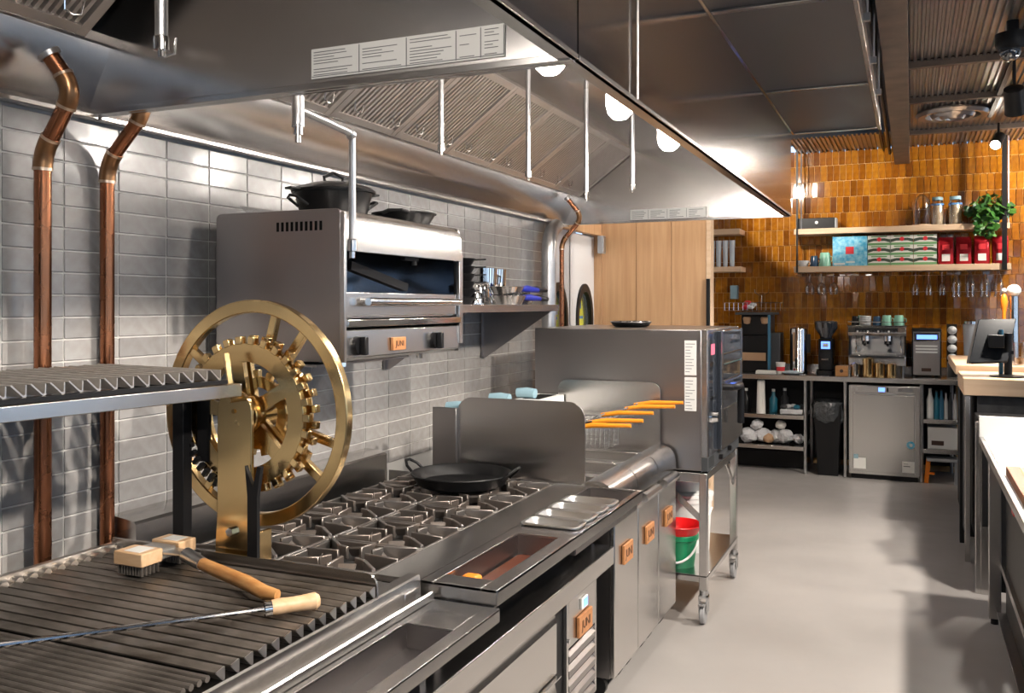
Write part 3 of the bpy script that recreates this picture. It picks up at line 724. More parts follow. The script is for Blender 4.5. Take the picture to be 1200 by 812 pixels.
obj('handle', B().tube([(.62, 1.751, .957), (.70, 1.728, .952), (.82, 1.694, .946), (.90, 1.661, .943), (.935, 1.662, .942)], .016, 14, rs=[.015, .0165, .0175, .0165, .012]), 'oak_orange', t)
t = thing('grill_poker', 'long thin steel poker with a pale wooden handle lying across the grill', 'poker', (.63, 1.206, .925))
a, c = Vector((.36, .92, .934)), Vector((.974, 1.575, .943)); e = Vector((1.05, 1.661, .945))
obj('rod', B().cyl(a, c, .0058, 10), 'steel_polish', t)
obj('ferrule', B().cyl(c - (c - a).normalized() * .004, c + (e - c).normalized() * .014, .0165, 16), 'chrome', t)
d = (e - c)
obj('handle', B().tube([c + d * s_ for s_ in (.10, .25, .5, .75, .92, 1.0)], .018, 16, rs=[.0165, .018, .0165, .018, .019, .013]), 'beech', t)

# ================================================================ REFRIGERATED BASE
t = thing('refrigerated_base', 'long low refrigerated drawer base under the range with louvred end panel', 'fridge', (.75, 1.9, 0))
obj('body', B().box(.30, .45, .12, 1.135, 3.33, .588), 'black_metal', t)
obj('worktop', B().box(.28, .45, .590, 1.190, 3.385, .660), 'steel_y', t, bev=.003)
for y0, y1 in ((.46, .89), (.90, 1.87), (1.885, 2.855)):
    for z0, z1 in ((.355, .578), (.130, .345)):
        o = obj('drawer', B().box(1.137, y0, z0, 1.155, y1, z1 - .05), 'steel_y', t, bev=.002)
        obj('handle', B().prism([(1.137, z1 - .052), (1.155, z1 - .052), (1.150, z1 - .038), (1.147, z1 - .022), (1.152, z1 - .006), (1.172, z1 + .002), (1.172, z1 + .006), (1.137, z1 + .006)], 'xz', y0, y1), 'steel_y', o)
o = obj('louvre_panel', B().box(1.137, 2.965, .130, 1.150, 2.985, .585).box(1.137, 3.275, .130, 1.150, 3.290, .585).box(1.137, 2.985, .392, 1.150, 3.275, .585), 'steel_z', t, bev=.001)
for i in range(5):
    z = .352 - i * .052
    obj('slat', B().prism([(1.139, z + .022), (1.152, z + .010), (1.152, z - .012), (1.149, z - .012), (1.149, z + .007), (1.137, z + .018)], 'xz', 2.987, 3.273), 'steel_dull', o)
o = obj('display', B().box(1.150, 3.105, .492, 1.158, 3.17, .532), 'white_plastic', t, bev=.002)
obj('screen', B().box(1.158, 3.120, .497, 1.1585, 3.165, .527), 'screen_blue', o, smooth=False)
badge(t, 1.151, 3.135, .440, .145, .075)
obj('lock', B().cyl((1.150, 2.978, .42), (1.156, 2.978, .42), .008, 10), 'chrome', t)
for y in (.6, 1.9, 3.2):
    for x in (.38, 1.05): obj('caster', B().cyl((x, y, .09), (x, y, .12), .02, 10).cyl((x, y - .015, .047), (x, y + .015, .047), .047, 16), 'black_plastic', t)

# ================================================================ RANGE
t = thing('gas_range', 'long black grated ten burner gas range', 'stove', (.55, 2.79, .6605))
RY0, RY1, RXB, RXF = 2.092, 3.455, .25, .915
obj('body', B().box(.10, RY0, .661, 1.00, RY1, .79), 'black_metal', t)
obj('front_ledge', B().prism([(.915, .855), (.915, .868), (.925, .871), (1.058, .871), (1.058, .82), (1.045, .82), (1.045, .855)], 'xz', RY0, RY1 + .0), 'steel_x', t)
obj('side_wall', B().box(.13, RY0, .79, .915, RY0 + .006, .868), 'steel_x', t); obj('side_wall', B().box(.13, RY1 - .006, .79, .915, RY1, .868), 'steel_x', t)
obj('spill_tray', B().box(.20, RY0 + .006, .790, .92, RY1 - .006, .796), 'dark_gap', t)
obj('back_guard', B().prism([(.012, .86), (.012, .958), (.022, .958), (.085, .950), (.110, .946), (.118, .938), (.122, .80), (.10, .80)], 'xz', 2.03, 3.45), 'steel_y', t)
GW, GL = (RXF - RXB) / 2, (RY1 - RY0 - .02) / 5
def grate(cx, cy):
    hw, hl = GW / 2 - .003, GL / 2 - .003; zt, zb = .873, .835
    b = B()
    for s_ in (-1, 1):
        b.box(cx - hw, cy + s_ * (hl - .006) - .006, zb, cx + hw, cy + s_ * (hl - .006) + .006, zt - .006)
        b.box(cx + s_ * (hw - .006) - .006, cy - hl + .012, zb, cx + s_ * (hw - .006) + .006, cy + hl - .012, zt - .006)
    c = Vector((cx, cy, 0))
    for k in range(8):                                            # cast fins: straight mid-side fins, cranked corner fins
        a = PI / 4 * k; d = Vector((math.cos(a), math.sin(a), 0)); n_ = Vector((-d.y, d.x, 0))
        if k % 2 == 0:
            e = c + Vector((d.x * (hw - .006), d.y * (hl - .006), 0)); s0 = c + d * .045
            b.bar(e + Vector((0, 0, (zb + zt) / 2)), s0 + Vector((0, 0, (zb + zt) / 2 + .004)), .010, zt - zb)
        else:
            e = c + Vector((math.copysign(hw - .012, d.x), math.copysign(hl - .012, d.y), 0)); m_ = c + d * .098 + n_ * .018; s0 = c + d * .060
            z = Vector((0, 0, (zb + zt) / 2 + .003))
            b.bar(e + z, m_ + z, .011, zt - zb); b.bar(m_ + z, s0 + z, .011, zt - zb)
    for k in range(4):                                            # slanted plates between the fins
        a = PI / 2 * k + .42; d = Vector((math.cos(a), math.sin(a), 0)); n_ = Vector((-d.y, d.x, 0)); p = c + d * .088
        v = [p - n_ * .024 + Vector((0, 0, .868)), p + n_ * .030 + Vector((0, 0, .868)), p + n_ * .022 + d * .03 + Vector((0, 0, .838)), p - n_ * .018 + d * .03 + Vector((0, 0, .838))]
        w_ = [q_ + Vector((0, 0, -.008)) for q_ in v]; vv = [b.b.verts.new(q_) for q_ in v + w_]
        for f in ((0, 1, 2, 3), (7, 6, 5, 4), (0, 4, 5, 1), (1, 5, 6, 2), (2, 6, 7, 3), (3, 7, 4, 0)): b.b.faces.new([vv[i] for i in f])
    o = obj('grate', b, 'cast_iron', t, bev=.002, seg=1)
    obj('bowl', B().shell([(.150, .834), (.115, .812), (.06, .802), (.03, .802)], (cx, cy, 0), 20), 'burner_iron', o)
    obj('burner_head', B().lathe([(.045, .800), (.050, .818), (.046, .832), (.030, .840), (.012, .843), (0, .843)], (cx, cy, 0), 18), 'burner_iron', o)
    return o
g0 = grate(RXF - GW / 2, RY0 + .01 + GL / 2)
for i in range(5):
    for j in range(2):
        if i == j == 0: continue
        o = g0.copy(); COL.objects.link(o); o.location = (-j * GW, i * GL, 0)
        for ch in g0.children: d_ = ch.copy(); COL.objects.link(d_); d_.parent = o
# wide black pan on the far burners
t = thing('paella_pan', 'wide shallow black pan with two loop handles on the far burners', 'pan', (.60, 3.235, .874))
obj('pan', B().shell([(0, .876), (.150, .876), (.175, .885), (.198, .925), (.203, .927), (.201, .931), (.194, .928), (.170, .890), (.148, .882), (0, .882)], (.60, 3.235, 0), 40), 'pot_iron', t)
for s_ in (-1, 1):
    x = .60 + s_ * .192
    obj('handle', B().tube([(x, 3.235 - .045, .915), (x + s_ * .035, 3.235 - .04, .945), (x + s_ * .055, 3.235 - .015, .962), (x + s_ * .055, 3.235 + .015, .962), (x + s_ * .035, 3.235 + .04, .945), (x, 3.235 + .045, .915)], .006, 8), 'pot_iron', t)

# ================================================================ FRONT RAIL WITH PANS
t = thing('pan_rail', 'stainless front rail with an open well and steel pans before the range', 'counter', (1.17, 2.8, .6605))
x0, x1, y0, y1 = 1.060, 1.284, 2.096, 3.462
ax0, ax1, ay0, ay1 = 1.098, 1.238, 2.170, 2.655; bx0, bx1, by0, by1 = 1.072, 1.262, 2.740, 3.445
obj('top_frame', B().box(x0, y0, .862, ax0, ay1, .871).box(ax1, y0, .862, x1, ay1, .871).box(ax0, y0, .862, ax1, ay0, .871).box(x0, ay1, .862, x1, by0, .871)
    .box(x0, by0, .862, bx0, by1, .871).box(bx1, by0, .862, x1, by1, .871).box(x0, by1, .862, x1, y1, .871), 'steel_y', t, bev=.0015)
obj('front_face', B().box(x1 - .004, y0, .830, x1, y1, .8705), 'steel_y', t, bev=.001)
obj('end_face', B().box(x0, y0, .830, x1 - .004, y0 + .004, .8705), 'steel_x', t)
obj('well_wall', B().box(ax0 - .003, ay0, .797, ax0, ay1, .864).box(ax1, ay0, .797, ax1 + .003, ay1, .864).box(ax0, ay0 - .003, .797, ax1, ay0, .864).box(ax0, ay1, .797, ax1, ay1 + .003, .864), 'steel_dull', t)
obj('well_floor', B().box(ax0, ay0, .794, ax1, ay1, .798), 'steel_dull', t)
obj('well_wall', B().box(bx0 - .003, by0, .797, bx0, by1, .864).box(bx1, by0, .797, bx1 + .003, by1, .864).box(bx0, by1, .797, bx1, by1 + .003, .864).box(bx0, by0 - .003, .797, bx1, by0, .864), 'steel_dull', t)
obj('well_floor', B().box(bx0, by0, .794, bx1, by1, .798), 'steel_dull', t)
obj('support', B().box(1.06, 2.12, .661, 1.09, 2.15, .794).box(1.06, 3.41, .661, 1.09, 3.44, .794), 'steel_dull', t)
lid = tag(obj('well_slab', B().prism(rrect(ax0 + .006, ay0 + .16, ax1 - .006, ay1 - .006, .02), 'xy', .7985, .806), 'well_brown', bev=.004), 'reddish brown slab on the floor of the open front well', 'tray')  # reddish brown slab that colours most of the well floor
t = thing('orange_tool', 'orange plastic tool end in the near corner of the open well', 'tool', (1.16, 2.21, .7985))
obj('grip', B().box(1.112, 2.215, .7985, 1.165, 2.265, .855), 'orange_plastic', t, bev=.012); obj('stem', B().cyl((1.14, 2.27, .812), (1.12, 2.33, .817), .008, 10), 'black_plastic', t)
def steel_pan(cx, cy, w, l, z, label, depth=.072):
    t = thing('steel_pan', label, 'pan', (cx, cy, z - depth), 'steel pans in the front rail')
    b = B(); loops = []
    for gw, gl, r, h in ((w, l, .024, z - .005), (w, l, .024, z), (w - .008, l - .008, .024, z + .002), (w - .020, l - .020, .024, z), (w - .026, l - .026, .024, z - .008), (w - .036, l - .036, .022, z - depth + .012), (w - .052, l - .052, .016, z - depth), ):
        loops.append([b.b.verts.new((u, v, h)) for u, v in rrect(cx - gw / 2, cy - gl / 2, cx + gw / 2, cy + gl / 2, r, 4)])
    for A, C in zip(loops, loops[1:]):
        for k in range(len(A)): b.b.faces.new((A[k], A[(k + 1) % len(A)], C[(k + 1) % len(A)], C[k]))
    b.b.faces.new(loops[-1])
    obj('tray', b, 'steel_pan', t, ang=50)
    return t
for i, l in enumerate(('first steel pan in the front rail, nearest the open well', 'second steel pan from the open well in the front rail', 'third steel pan from the open well in the front rail', 'fourth steel pan in the front rail, farthest from the open well')):
    steel_pan(1.165, 2.800 + i * .121, .204, .112, .880, l)

# ================================================================ FRYERS
def fryer(y0, label):
    y1 = y0 + .342; t = thing('deep_fryer', label, 'fryer', (.7, (y0 + y1) / 2, 0), 'deep fryers in a row')
    obj('body', B().box(.14, y0 + .003, .10, 1.145, y1 - .003, .74), 'steel_dull', t)
    obj('tank_deck', B().box(.57, y0 + .003, .74, .62, y1 - .003, .845).box(.98, y0 + .003, .74, 1.04, y1 - .003, .845).box(.62, y0 + .003, .74, .98, y0 + .03, .845).box(.62, y1 - .03, .74, .98, y1 - .003, .845), 'steel_x', t, bev=.002)
    obj('tank_floor', B().box(.62, y0 + .03, .741, .98, y1 - .03, .800), 'steel_dull', t)
    obj('front_cover', B().prism([(1.035, .74), (1.035, .866), (1.046, .882), (1.075, .889), (1.110, .888), (1.140, .874), (1.158, .848), (1.166, .81), (1.166, .776), (1.145, .77), (1.145, .74)], 'xz', y0 + .003, y1 - .003), 'steel_x', t)
    d = obj('door', B().box(1.147, y0 + .004, .105, 1.166, y1 - .004, .735), 'steel_z', t, bev=.003)
    obj('door_handle', B().prism([(1.150, .737), (1.150, .768), (1.166, .770), (1.184, .764), (1.192, .748), (1.190, .735), (1.178, .728), (1.166, .730)], 'xz', y0 + .07, y1 - .03), 'steel_y', d)
    badge(t, 1.167, (y0 + y1) / 2 - .01, .575, .125, .078)
    obj('flue_riser', B().box(.42, y0 + .01, .74, .57, y1 - .01, 1.125), 'label_white', t, bev=.004)
    obj('flue_opening', B().box(.45, y0 + .05, 1.125, .54, y1 - .05, 1.127), 'dark_gap', t)
    for x in (.22, 1.07):
        for y in (y0 + .06, y1 - .06):
            obj('caster', B().cyl((x, y, .085), (x, y, .10), .018, 10).cyl((x, y - .014, .045), (x, y + .014, .045), .045, 16), 'black_plastic', t)
    return t
f0 = fryer(3.468, 'deep fryer nearest the range, with an orange badge'); fy = f0.location.copy()
dup(f0, fy + Vector((0, .345, 0)), 'middle of the three deep fryers'); dup(f0, fy + Vector((0, .690, 0)), 'far deep fryer beside the oven stand, mirroring the pail')
tag(obj('splash_plate', B().prism(rrect(.465, .876, 1.045, 1.205, .07, 6, (1, 1, 0, 0)), 'xz', 3.460, 3.4655), 'steel_hood_in', bev=.001), 'large rounded stainless splash plate between range and fryers', 'panel')
tag(obj('splash_plate', B().prism(rrect(.530, .846, 1.085, 1.205, .05, 6, (1, 1, 0, 0)), 'xz', 4.5035, 4.5085), 'steel_hood_in', bev=.001), 'rounded stainless splash plate against the side of the combi oven', 'panel')
tag(obj('range_end_pillar', B().box(.355, 3.440, .876, .470, 3.458, 1.158), 'steel_dull', bev=.002), 'plain grey steel upright at the end of the range back', 'panel')
def basket(cx, cy, ze, label):
    t = thing('fry_basket', label, 'basket', (cx, cy, .93), 'wire fry baskets')
    x0, x1, y0, y1, z0, z1 = cx - .14, cx + .12, cy - .055, cy + .055, .895, 1.03
    rim = B().tube([(x0, y0, z1), (x1, y0, z1), (x1, y1, z1), (x0, y1, z1)], .004, 6, closed=True)
    obj('rim', rim, 'chrome', t)
    m = B()
    for i in range(12):
        x = x0 + (x1 - x0) * i / 11; s_ = .012
        m.tube([(x, y0, z1), (x, y0 + s_, z0), (x, y1 - s_, z0), (x, y1, z1)], .0014, 4, cap=False)
    for i in range(6):
        z = z0 + (z1 - z0) * i / 6; q = .012 * (1 - i / 6)
        m.tube([(x0, y0 + q, z), (x1, y0 + q, z), (x1, y1 - q, z), (x0, y1 - q, z)], .0014, 4, closed=True)
    for i in range(5):
        y = y0 + .012 + (y1 - y0 - .024) * i / 4
        m.tube([(x0, y, z1 - .01), (x0, y, z0), (x1, y, z0), (x1, y, z1 - .01)], .0014, 4, cap=False)
    stuff(obj('wire_mesh', m, 'chrome', t))
    g = B()
    for s_ in (-1, 1): g.tube([(x1 - .005, cy + s_ * .03, z1), (cx + .20, cy + s_ * .012, z1 + .055), (cx + .235, cy + s_ * .009, ze - .012)], .004, 6)
    obj('handle_wire', g, 'chrome', t)
    obj('grip', B().tube([(cx + .215, cy, ze - .02), (cx + .30, cy, ze - .006), (cx + .46, cy, ze)], .009, 10, rs=[.009, .011, .008]), 'orange_grip', t)
    return t
for cx, cy, ze, l in ((.735, 3.60, 1.102, 'fry basket nearest the splash plate, lowest orange handle'), (.745, 3.75, 1.105, 'second fry basket from the near splash plate, orange handle'),
                      (.725, 3.99, 1.111, 'middle fry basket, orange handle pointing right'), (.765, 4.235, 1.116, 'fourth fry basket, orange handle just under the longest one'),
                      (.775, 4.36, 1.123, 'far fry basket with the longest reaching orange handle')):
    basket(cx, cy, ze, l)
for y, x, l in ((3.50, .445, 'pale blue roll of cloth on the near fryer flue'), (3.92, .455, 'pale blue roll of cloth on the middle fryer flue'), (4.22, .465, 'pale blue roll of cloth on the far fryer flue')):
    b = B(); b.tube([(x - .05, y, 1.152), (x, y + .004, 1.155), (x + .05, y, 1.152)], .025, 14, rs=[.024, .027, .025]); 
    b2 = tag(obj('cloth_roll', b, 'blue_pale'), l, 'cloth', 'cloth rolls on the fryer flues')

# ================================================================ COMBI OVEN ON ITS STAND
OX0, OX1, OY0, OY1, OZ0, OZ1 = .385, 1.318, 4.530, 5.42, .765, 1.474
t = thing('combi_oven', 'large stainless combi oven on a wheeled stand', 'oven', (.85, 4.95, OZ0 - .012))
obj('body', B().box(OX0, OY0, OZ0, OX1 - .03, OY1, OZ1), 'steel_dull', t, bev=.004)
obj('base_grille', B().box(OX0 + .02, OY0 + .01, OZ0 - .010, OX1 - .04, OY1 - .01, OZ0), 'dark_gap', t)
obj('front_frame', B().box(OX1 - .03, OY0, OZ0 + .07, OX1, OY0 + .03, OZ1).box(OX1 - .03, OY1 - .02, OZ0 + .07, OX1, OY1, OZ1).box(OX1 - .03, OY0 + .03, OZ1 - .02, OX1, OY1 - .02, OZ1), 'steel_z', t, bev=.002)
pn = obj('control_panel', B().box(OX1 - .028, OY0 + .03, OZ0 + .07, OX1 + .002, OY0 + .235, OZ1 - .02), 'glass_dark', t, bev=.002)
obj('screen', B().box(OX1 + .002, OY0 + .08, OZ1 - .13, OX1 + .003, OY0 + .17, OZ1 - .075), 'screen_red', pn, smooth=False)
obj('dial', B().cyl((OX1 + .002, OY0 + .13, OZ0 + .26), (OX1 + .030, OY0 + .13, OZ0 + .26), .030, 20, .026), 'chrome', pn)
obj('panel_strip', B().box(OX1 + .002, OY0 + .05, OZ1 - .19, OX1 + .0035, OY0 + .21, OZ1 - .165), 'steel_polish', pn, smooth=False)
obj('panel_strip', B().box(OX1 + .002, OY0 + .05, OZ1 - .36, OX1 + .0035, OY0 + .21, OZ1 - .34), 'steel_polish', pn, smooth=False)
dr = obj('door', B().box(OX1 - .01, OY0 + .245, OZ0 + .075, OX1 + .022, OY1 - .02, OZ1 - .01), 'glass_dark', t, bev=.004)
obj('door_frame', B().box(OX1 + .022, OY0 + .245, OZ0 + .075, OX1 + .026, OY0 + .275, OZ1 - .01).box(OX1 + .022, OY1 - .05, OZ0 + .075, OX1 + .026, OY1 - .02, OZ1 - .01).box(OX1 + .022, OY0 + .275, OZ0 + .075, OX1 + .026, OY1 - .05, OZ0 + .28), 'steel_y', dr)
obj('door_handle', B().tube([(OX1 + .024, OY0 + .30, OZ1 - .31), (OX1 + .07, OY0 + .30, OZ1 - .31), (OX1 + .082, OY0 + .33, OZ1 - .31), (OX1 + .082, OY0 + .47, OZ1 - .31), (OX1 + .080, OY0 + .50, OZ1 - .33), (OX1 + .078, OY0 + .505, OZ1 - .52)], .019, 12), 'black_plastic', dr)
obj('rack_wire', B().tube([(OX1 + .023, OY0 + .29, OZ1 - .135), (OX1 + .023, OY1 - .06, OZ1 - .135)], .005, 6).tube([(OX1 + .023, OY0 + .29, OZ1 - .19), (OX1 + .023, OY1 - .06, OZ1 - .19)], .006, 6).tube([(OX1 + .023, OY0 + .29, OZ1 - .285), (OX1 + .023, OY1 - .06, OZ1 - .285)], .012, 6), 'chrome', dr)
lb = B().box(OX1 - .115, OY0 - .0015, OZ0 + .30, OX1 - .055, OY0, OZ0 + .47).box(OX1 - .115, OY0 - .0015, OZ0 + .48, OX1 - .055, OY0, OZ0 + .655)
lb = obj('data_sticker', lb, 'label_white', t, smooth=False)
pr = B(); rnd = random.Random(9)
for i in range(22):
    z = OZ0 + .31 + i * .0155
    if abs(z - OZ0 - .475) > .012: pr.box(OX1 - .110, OY0 - .0022, z, OX1 - .110 + .05 * rnd.uniform(.4, 1), OY0 - .0015, z + .003)
stuff(obj('printed_lines', pr, 'print', lb, smooth=False))
vg = obj('lower_vent', B().box(OX1 - .03, OY0, OZ0, OX1, OY1, OZ0 + .068), 'slate', t)
for i in range(5): obj('vent_slot', B().box(OX1 - .0005, OY0 + .03, OZ0 + .012 + i * .011, OX1 + .0008, OY0 + .16, OZ0 + .017 + i * .011), 'dark_gap', vg, smooth=False)
obj('cable_gland', B().cyl((OX1, OY0 + .30, OZ0 + .03), (OX1 + .02, OY0 + .30, OZ0 + .03), .014, 10).cyl((OX1, OY0 + .55, OZ0 + .04), (OX1 + .02, OY0 + .55, OZ0 + .04), .014, 10), 'black_plastic', t)
t = thing('small_dish', 'small round black and silver dish on top of the combi oven', 'dish', (.86, 4.9, OZ1))
obj('bowl', B().lathe([(0, 0), (.085, 0), (.10, .006), (.115, .028), (.11, .03), (.09, .01), (0, .008)], (.80, 4.95, OZ1 + .001), 28), 'pot_iron', t); obj('rim', B().tube([(.80 + .1135 * math.cos(a * PI / 16), 4.95 + .1135 * math.sin(a * PI / 16), OZ1 + .030) for a in range(32)], .004, 6, closed=True), 'chrome', t)
t = thing('oven_stand', 'stainless wheeled oven stand with a low shelf and diagonal braces', 'stand', (.85, 4.95, 0))
for x in (.42, 1.295):
    for y in (4.552, 5.39):
        obj('leg', B().box(x - .02, y - .02, .165, x + .02, y + .02, OZ0 - .012), 'steel_z', t, bev=.003)
        c = obj('caster', B().cyl((x, y, .14), (x, y, .165), .022, 12).box(x - .022, y - .028, .055, x - .016, y + .028, .14).box(x + .016, y - .028, .055, x + .022, y + .028, .14).box(x - .022, y - .03, .13, x + .022, y + .03, .14), 'galvanised', t)
        obj('wheel', B().lathe([(0, -.013), (.045, -.013), (.05, -.009), (.05, .009), (.045, .013), (0, .013)], (x, y - .012, .0505), 22, 'x'), 'rubber_grey', c)
        obj('brake', B().box(x - .016, y - .065, .10, x + .016, y - .02, .112), 'galvanised', c, bev=.002)
obj('top_rail', B().box(.44, 4.537, .705, 1.275, 4.567, .753).box(.44, 5.375, .705, 1.275, 5.405, .753).box(.405, 4.575, .705, .435, 5.37, .753).box(1.28, 4.575, .715, 1.31, 5.37, .753), 'steel_y', t, bev=.002)
obj('shelf', B().box(.40, 4.532, .232, 1.315, 5.41, .242), 'steel_y', t, bev=.002); obj('shelf_lip', B().box(1.311, 4.575, .208, 1.315, 5.365, .2415).box(.44, 4.532, .208, 1.275, 4.536, .2415), 'steel_y', t)
obj('brace', B().bar((1.28, 4.552, .52), (1.06, 4.552, .715), .030, .006, (0, 1, 0)), 'steel_x', t); obj('brace', B().bar((1.295, 5.37, .56), (1.295, 5.15, .715), .030, .006, (1, 0, 0)), 'steel_y', t)
# things on the stand's shelf
SZ = .2425
def pail(name, x, y, z, r0, r1, h, m, label, cat='bucket', rim=True, hm='white_plastic', hs=True):
    t = thing(name, label, cat, (x, y, z))
    obj('shell', B().shell([(0, 0), (r0, 0), (r1, h), (r1 * .965, h), (r0 * .95, .006), (0, .006)], (x, y, z), 28), m, t)
    if rim: obj('rim', B().shell([(r1 * .975, h - .03), (r1 * 1.03, h - .026), (r1 * 1.03, h - .004), (r1 * .99, h)], (x, y, z), 28), m, t)
    if hs:
        zt = h * .80; o = B().tube([(x + r1 * 1.03 * math.cos(a), y + r1 * 1.03 * math.sin(a), z + zt - .10 * math.sin(PI * i / 14)) for i, a in enumerate([PI * 1.02 + PI * .96 * k / 14 for k in range(15)])], .006, 8)
        obj('handle', o, hm, t)
    return t
pail('bucket', 1.135, 4.68, SZ, .082, .102, .168, 'green_plastic', 'green bucket with a white handle on the oven stand shelf')
t = thing('bucket', 'red bucket nested inside the green bucket', 'bucket', (1.135, 4.68, SZ + .008))
obj('shell', B().shell([(.0, 0), (.070, 0), (.090, .10), (.094, .155), (.128, .205), (.126, .210), (.120, .206), (.090, .155), (.085, .10), (.066, .006), (0, .006)], (1.135, 4.68, SZ + .008), 28), 'red_plastic', t)
t = pail('tub', 1.10, 5.02, SZ, .125, .14, .30, 'white_plastic', 'lower white plastic tub behind the buckets on the oven stand', 'tub')
obj('lid', B().lathe([(0, .30), (.149, .30), (.149, .318), (.135, .322), (0, .322)], (1.10, 5.02, SZ), 28), 'white_plastic', t)
t = pail('tub', 1.10, 5.03, SZ + .324, .095, .105, .13, 'white_plastic', 'smaller white tub stacked on the lower tub under the oven', 'tub', hs=False)
obj('handle', B().tube([(1.10 + .105, 5.03 + .03 * math.cos(a * PI / 6), SZ + .41 + .05 * math.sin(a * PI / 6)) for a in range(7)], .006, 8), 'white_plastic', t)
for i, (z0, z1, l) in enumerate(((SZ, .40, 'lowest grey crate of trays at the back of the oven stand shelf'), (.401, .53, 'middle grey crate at the back of the oven stand shelf'), (.531, .66, 'topmost grey crate under the oven'))):
    t = thing('storage_crate', l, 'crate', (.70, 5.0, z0), 'crates on the oven stand')
    obj('tray', B().box(.50, 4.80, z0, .92, 5.25, z1 - .02), 'label_white', t, bev=.006); obj('lid', B().box(.49, 4.79, z1 - .019, .93, 5.26, z1), 'grey_plastic', t, bev=.004)
    obj('grip_slot', B().box(.60, 4.797, z0 + .045, .84, 4.80, z0 + .095), 'dark_gap', t, smooth=False)

# ================================================================ SALAMANDER BROILER
X0, X1, Y0, Y1, Z0, Z1 = .10, .600, 2.394, 3.222, 1.417, 1.906
t = thing('salamander_broiler', 'wall mounted stainless salamander broiler with a steel drawer and black knobs', 'broiler', (.0, 2.8, Z0))
obj('near_side', B().prism(rrect(X0, Z0, X1, Z1, .02, 4, (1, 1, 0, 0)), 'xz', Y0, Y0 + .012), 'steel_dull', t, bev=.002)
obj('far_side', B().prism(rrect(X0, Z0, X1, Z1, .02, 4, (1, 1, 0, 0)), 'xz', Y1 - .012, Y1), 'steel_dull', t, bev=.002)
obj('back', B().box(X0, Y0 + .012, Z0, X0 + .015, Y1 - .012, Z1 - .002), 'steel_dull', t)
obj('top_cover', B().prism([(X0 + .005, Z1 - .012), (X0 + .005, Z1), (X1 - .03, Z1), (X1 - .012, Z1 - .006), (X1 + .004, Z1 - .022), (X1 + .012, Z1 - .05), (X1 + .018, 1.772), (X1 + .010, 1.770), (X1 - .002, 1.85), (X1 - .03, Z1 - .014)], 'xz', Y0 + .013, Y1 - .013), 'steel_y', t)
obj('edge_trim', B().box(X1 - .002, Y0, Z0, X1 + .016, Y0 + .014, Z1 - .012), 'steel_z', t, bev=.002)
obj('edge_trim', B().box(X1 - .002, Y1 - .030, Z0 + .03, X1 + .014, Y1, 1.80), 'steel_z', t, bev=.002)
obj('cavity', B().box(X0 + .016, Y0 + .014, 1.60, X0 + .02, Y1 - .014, 1.86).box(X0 + .02, Y0 + .014, 1.60, X1 - .01, Y0 + .016, 1.86).box(X0 + .02, Y1 - .034, 1.60, X1 - .01, Y1 - .032, 1.86).box(X0 + .02, Y0 + .016, 1.858, X1 - .01, Y1 - .034, 1.86), 'cavity', t, smooth=False)
obj('heat_shield', B().bar((X1 - .12, Y0 + .22, 1.735), (X1 - .12, Y0 + .60, 1.665), .03, .03), 'black_metal', t)
obj('burner_hook', B().cyl((X1 - .02, Y0 + .50, 1.770), (X1 - .02, Y0 + .50, 1.745), .010, 8).box(X1 - .03, Y0 + .42, 1.760, X1 - .012, Y0 + .52, 1.775), 'black_metal', t)
d = obj('drawer', B().box(X1 - .01, Y0 + .018, 1.562, X1 + .004, Y1 - .036, 1.640).box(X0 + .03, Y0 + .02, 1.555, X1 - .01, Y1 - .038, 1.565), 'steel_y', t, bev=.002)
obj('handle', B().cyl((X1 + .034, Y0 + .11, 1.610), (X1 + .034, Y1 - .07, 1.610), .013, 14).cyl((X1, Y0 + .14, 1.610), (X1 + .034, Y0 + .14, 1.610), .008, 8).cyl((X1, Y1 - .10, 1.610), (X1 + .034, Y1 - .10, 1.610), .008, 8), 'steel_polish', d)
obj('drip_rail', B().box(X1 - .02, Y0 + .014, 1.528, X1 + .022, Y1 - .03, 1.552), 'steel_polish', t, bev=.003)
obj('floor', B().box(X0 + .01, Y0 + .012, 1.535, X1 - .01, Y1 - .012, 1.545), 'dark_gap', t)
obj('control_panel', B().prism([(X1 - .03, 1.525), (X1 + .006, 1.518), (X1 + .010, Z0 + .012), (X1 - .02, Z0)], 'xz', Y0 + .014, Y1 - .03), 'steel_y', t, bev=.003)
obj('bottom', B().box(X0, Y0 + .012, Z0, X1 - .02, Y1 - .012, Z0 + .008), 'steel_dull', t)
for y in (Y0 + .085, Y0 + .60):
    k = obj('knob', B().cyl((X1 + .008, y, 1.467), (X1 + .022, y, 1.467), .032, 22, .030), 'black_plastic', t)
    obj('grip', B().box(X1 + .022, y - .010, 1.437, X1 + .046, y + .010, 1.497), 'black_plastic', k, bev=.004)
badge(t, X1 + .009, Y0 + .33, 1.465, .085, .045)
for i in range(10): obj('vent_slot', B().box(.352 + i * .0188, Y0 - .0008, 1.838, .362 + i * .0188, Y0 + .0005, 1.868), 'dark_gap', t, smooth=False)
obj('foot', B().cyl((X1 - .06, Y0 + .10, Z0 - .02), (X1 - .06, Y0 + .10, Z0), .012, 10).cyl((X1 - .06, Y1 - .22, Z0 - .02), (X1 - .06, Y1 - .22, Z0), .012, 10), 'steel_polish', t)
obj('wall_bracket', B().box(.008, Y0 + .1, Z0 + .05, X0, Y0 + .14, Z1 - .1).box(.008, Y1 - .14, Z0 + .05, X0, Y1 - .1, Z1 - .1).box(.008, Y0 + .15, Z0 - .03, .40, Y1 - .05, Z0 - .022), 'steel_dull', t)
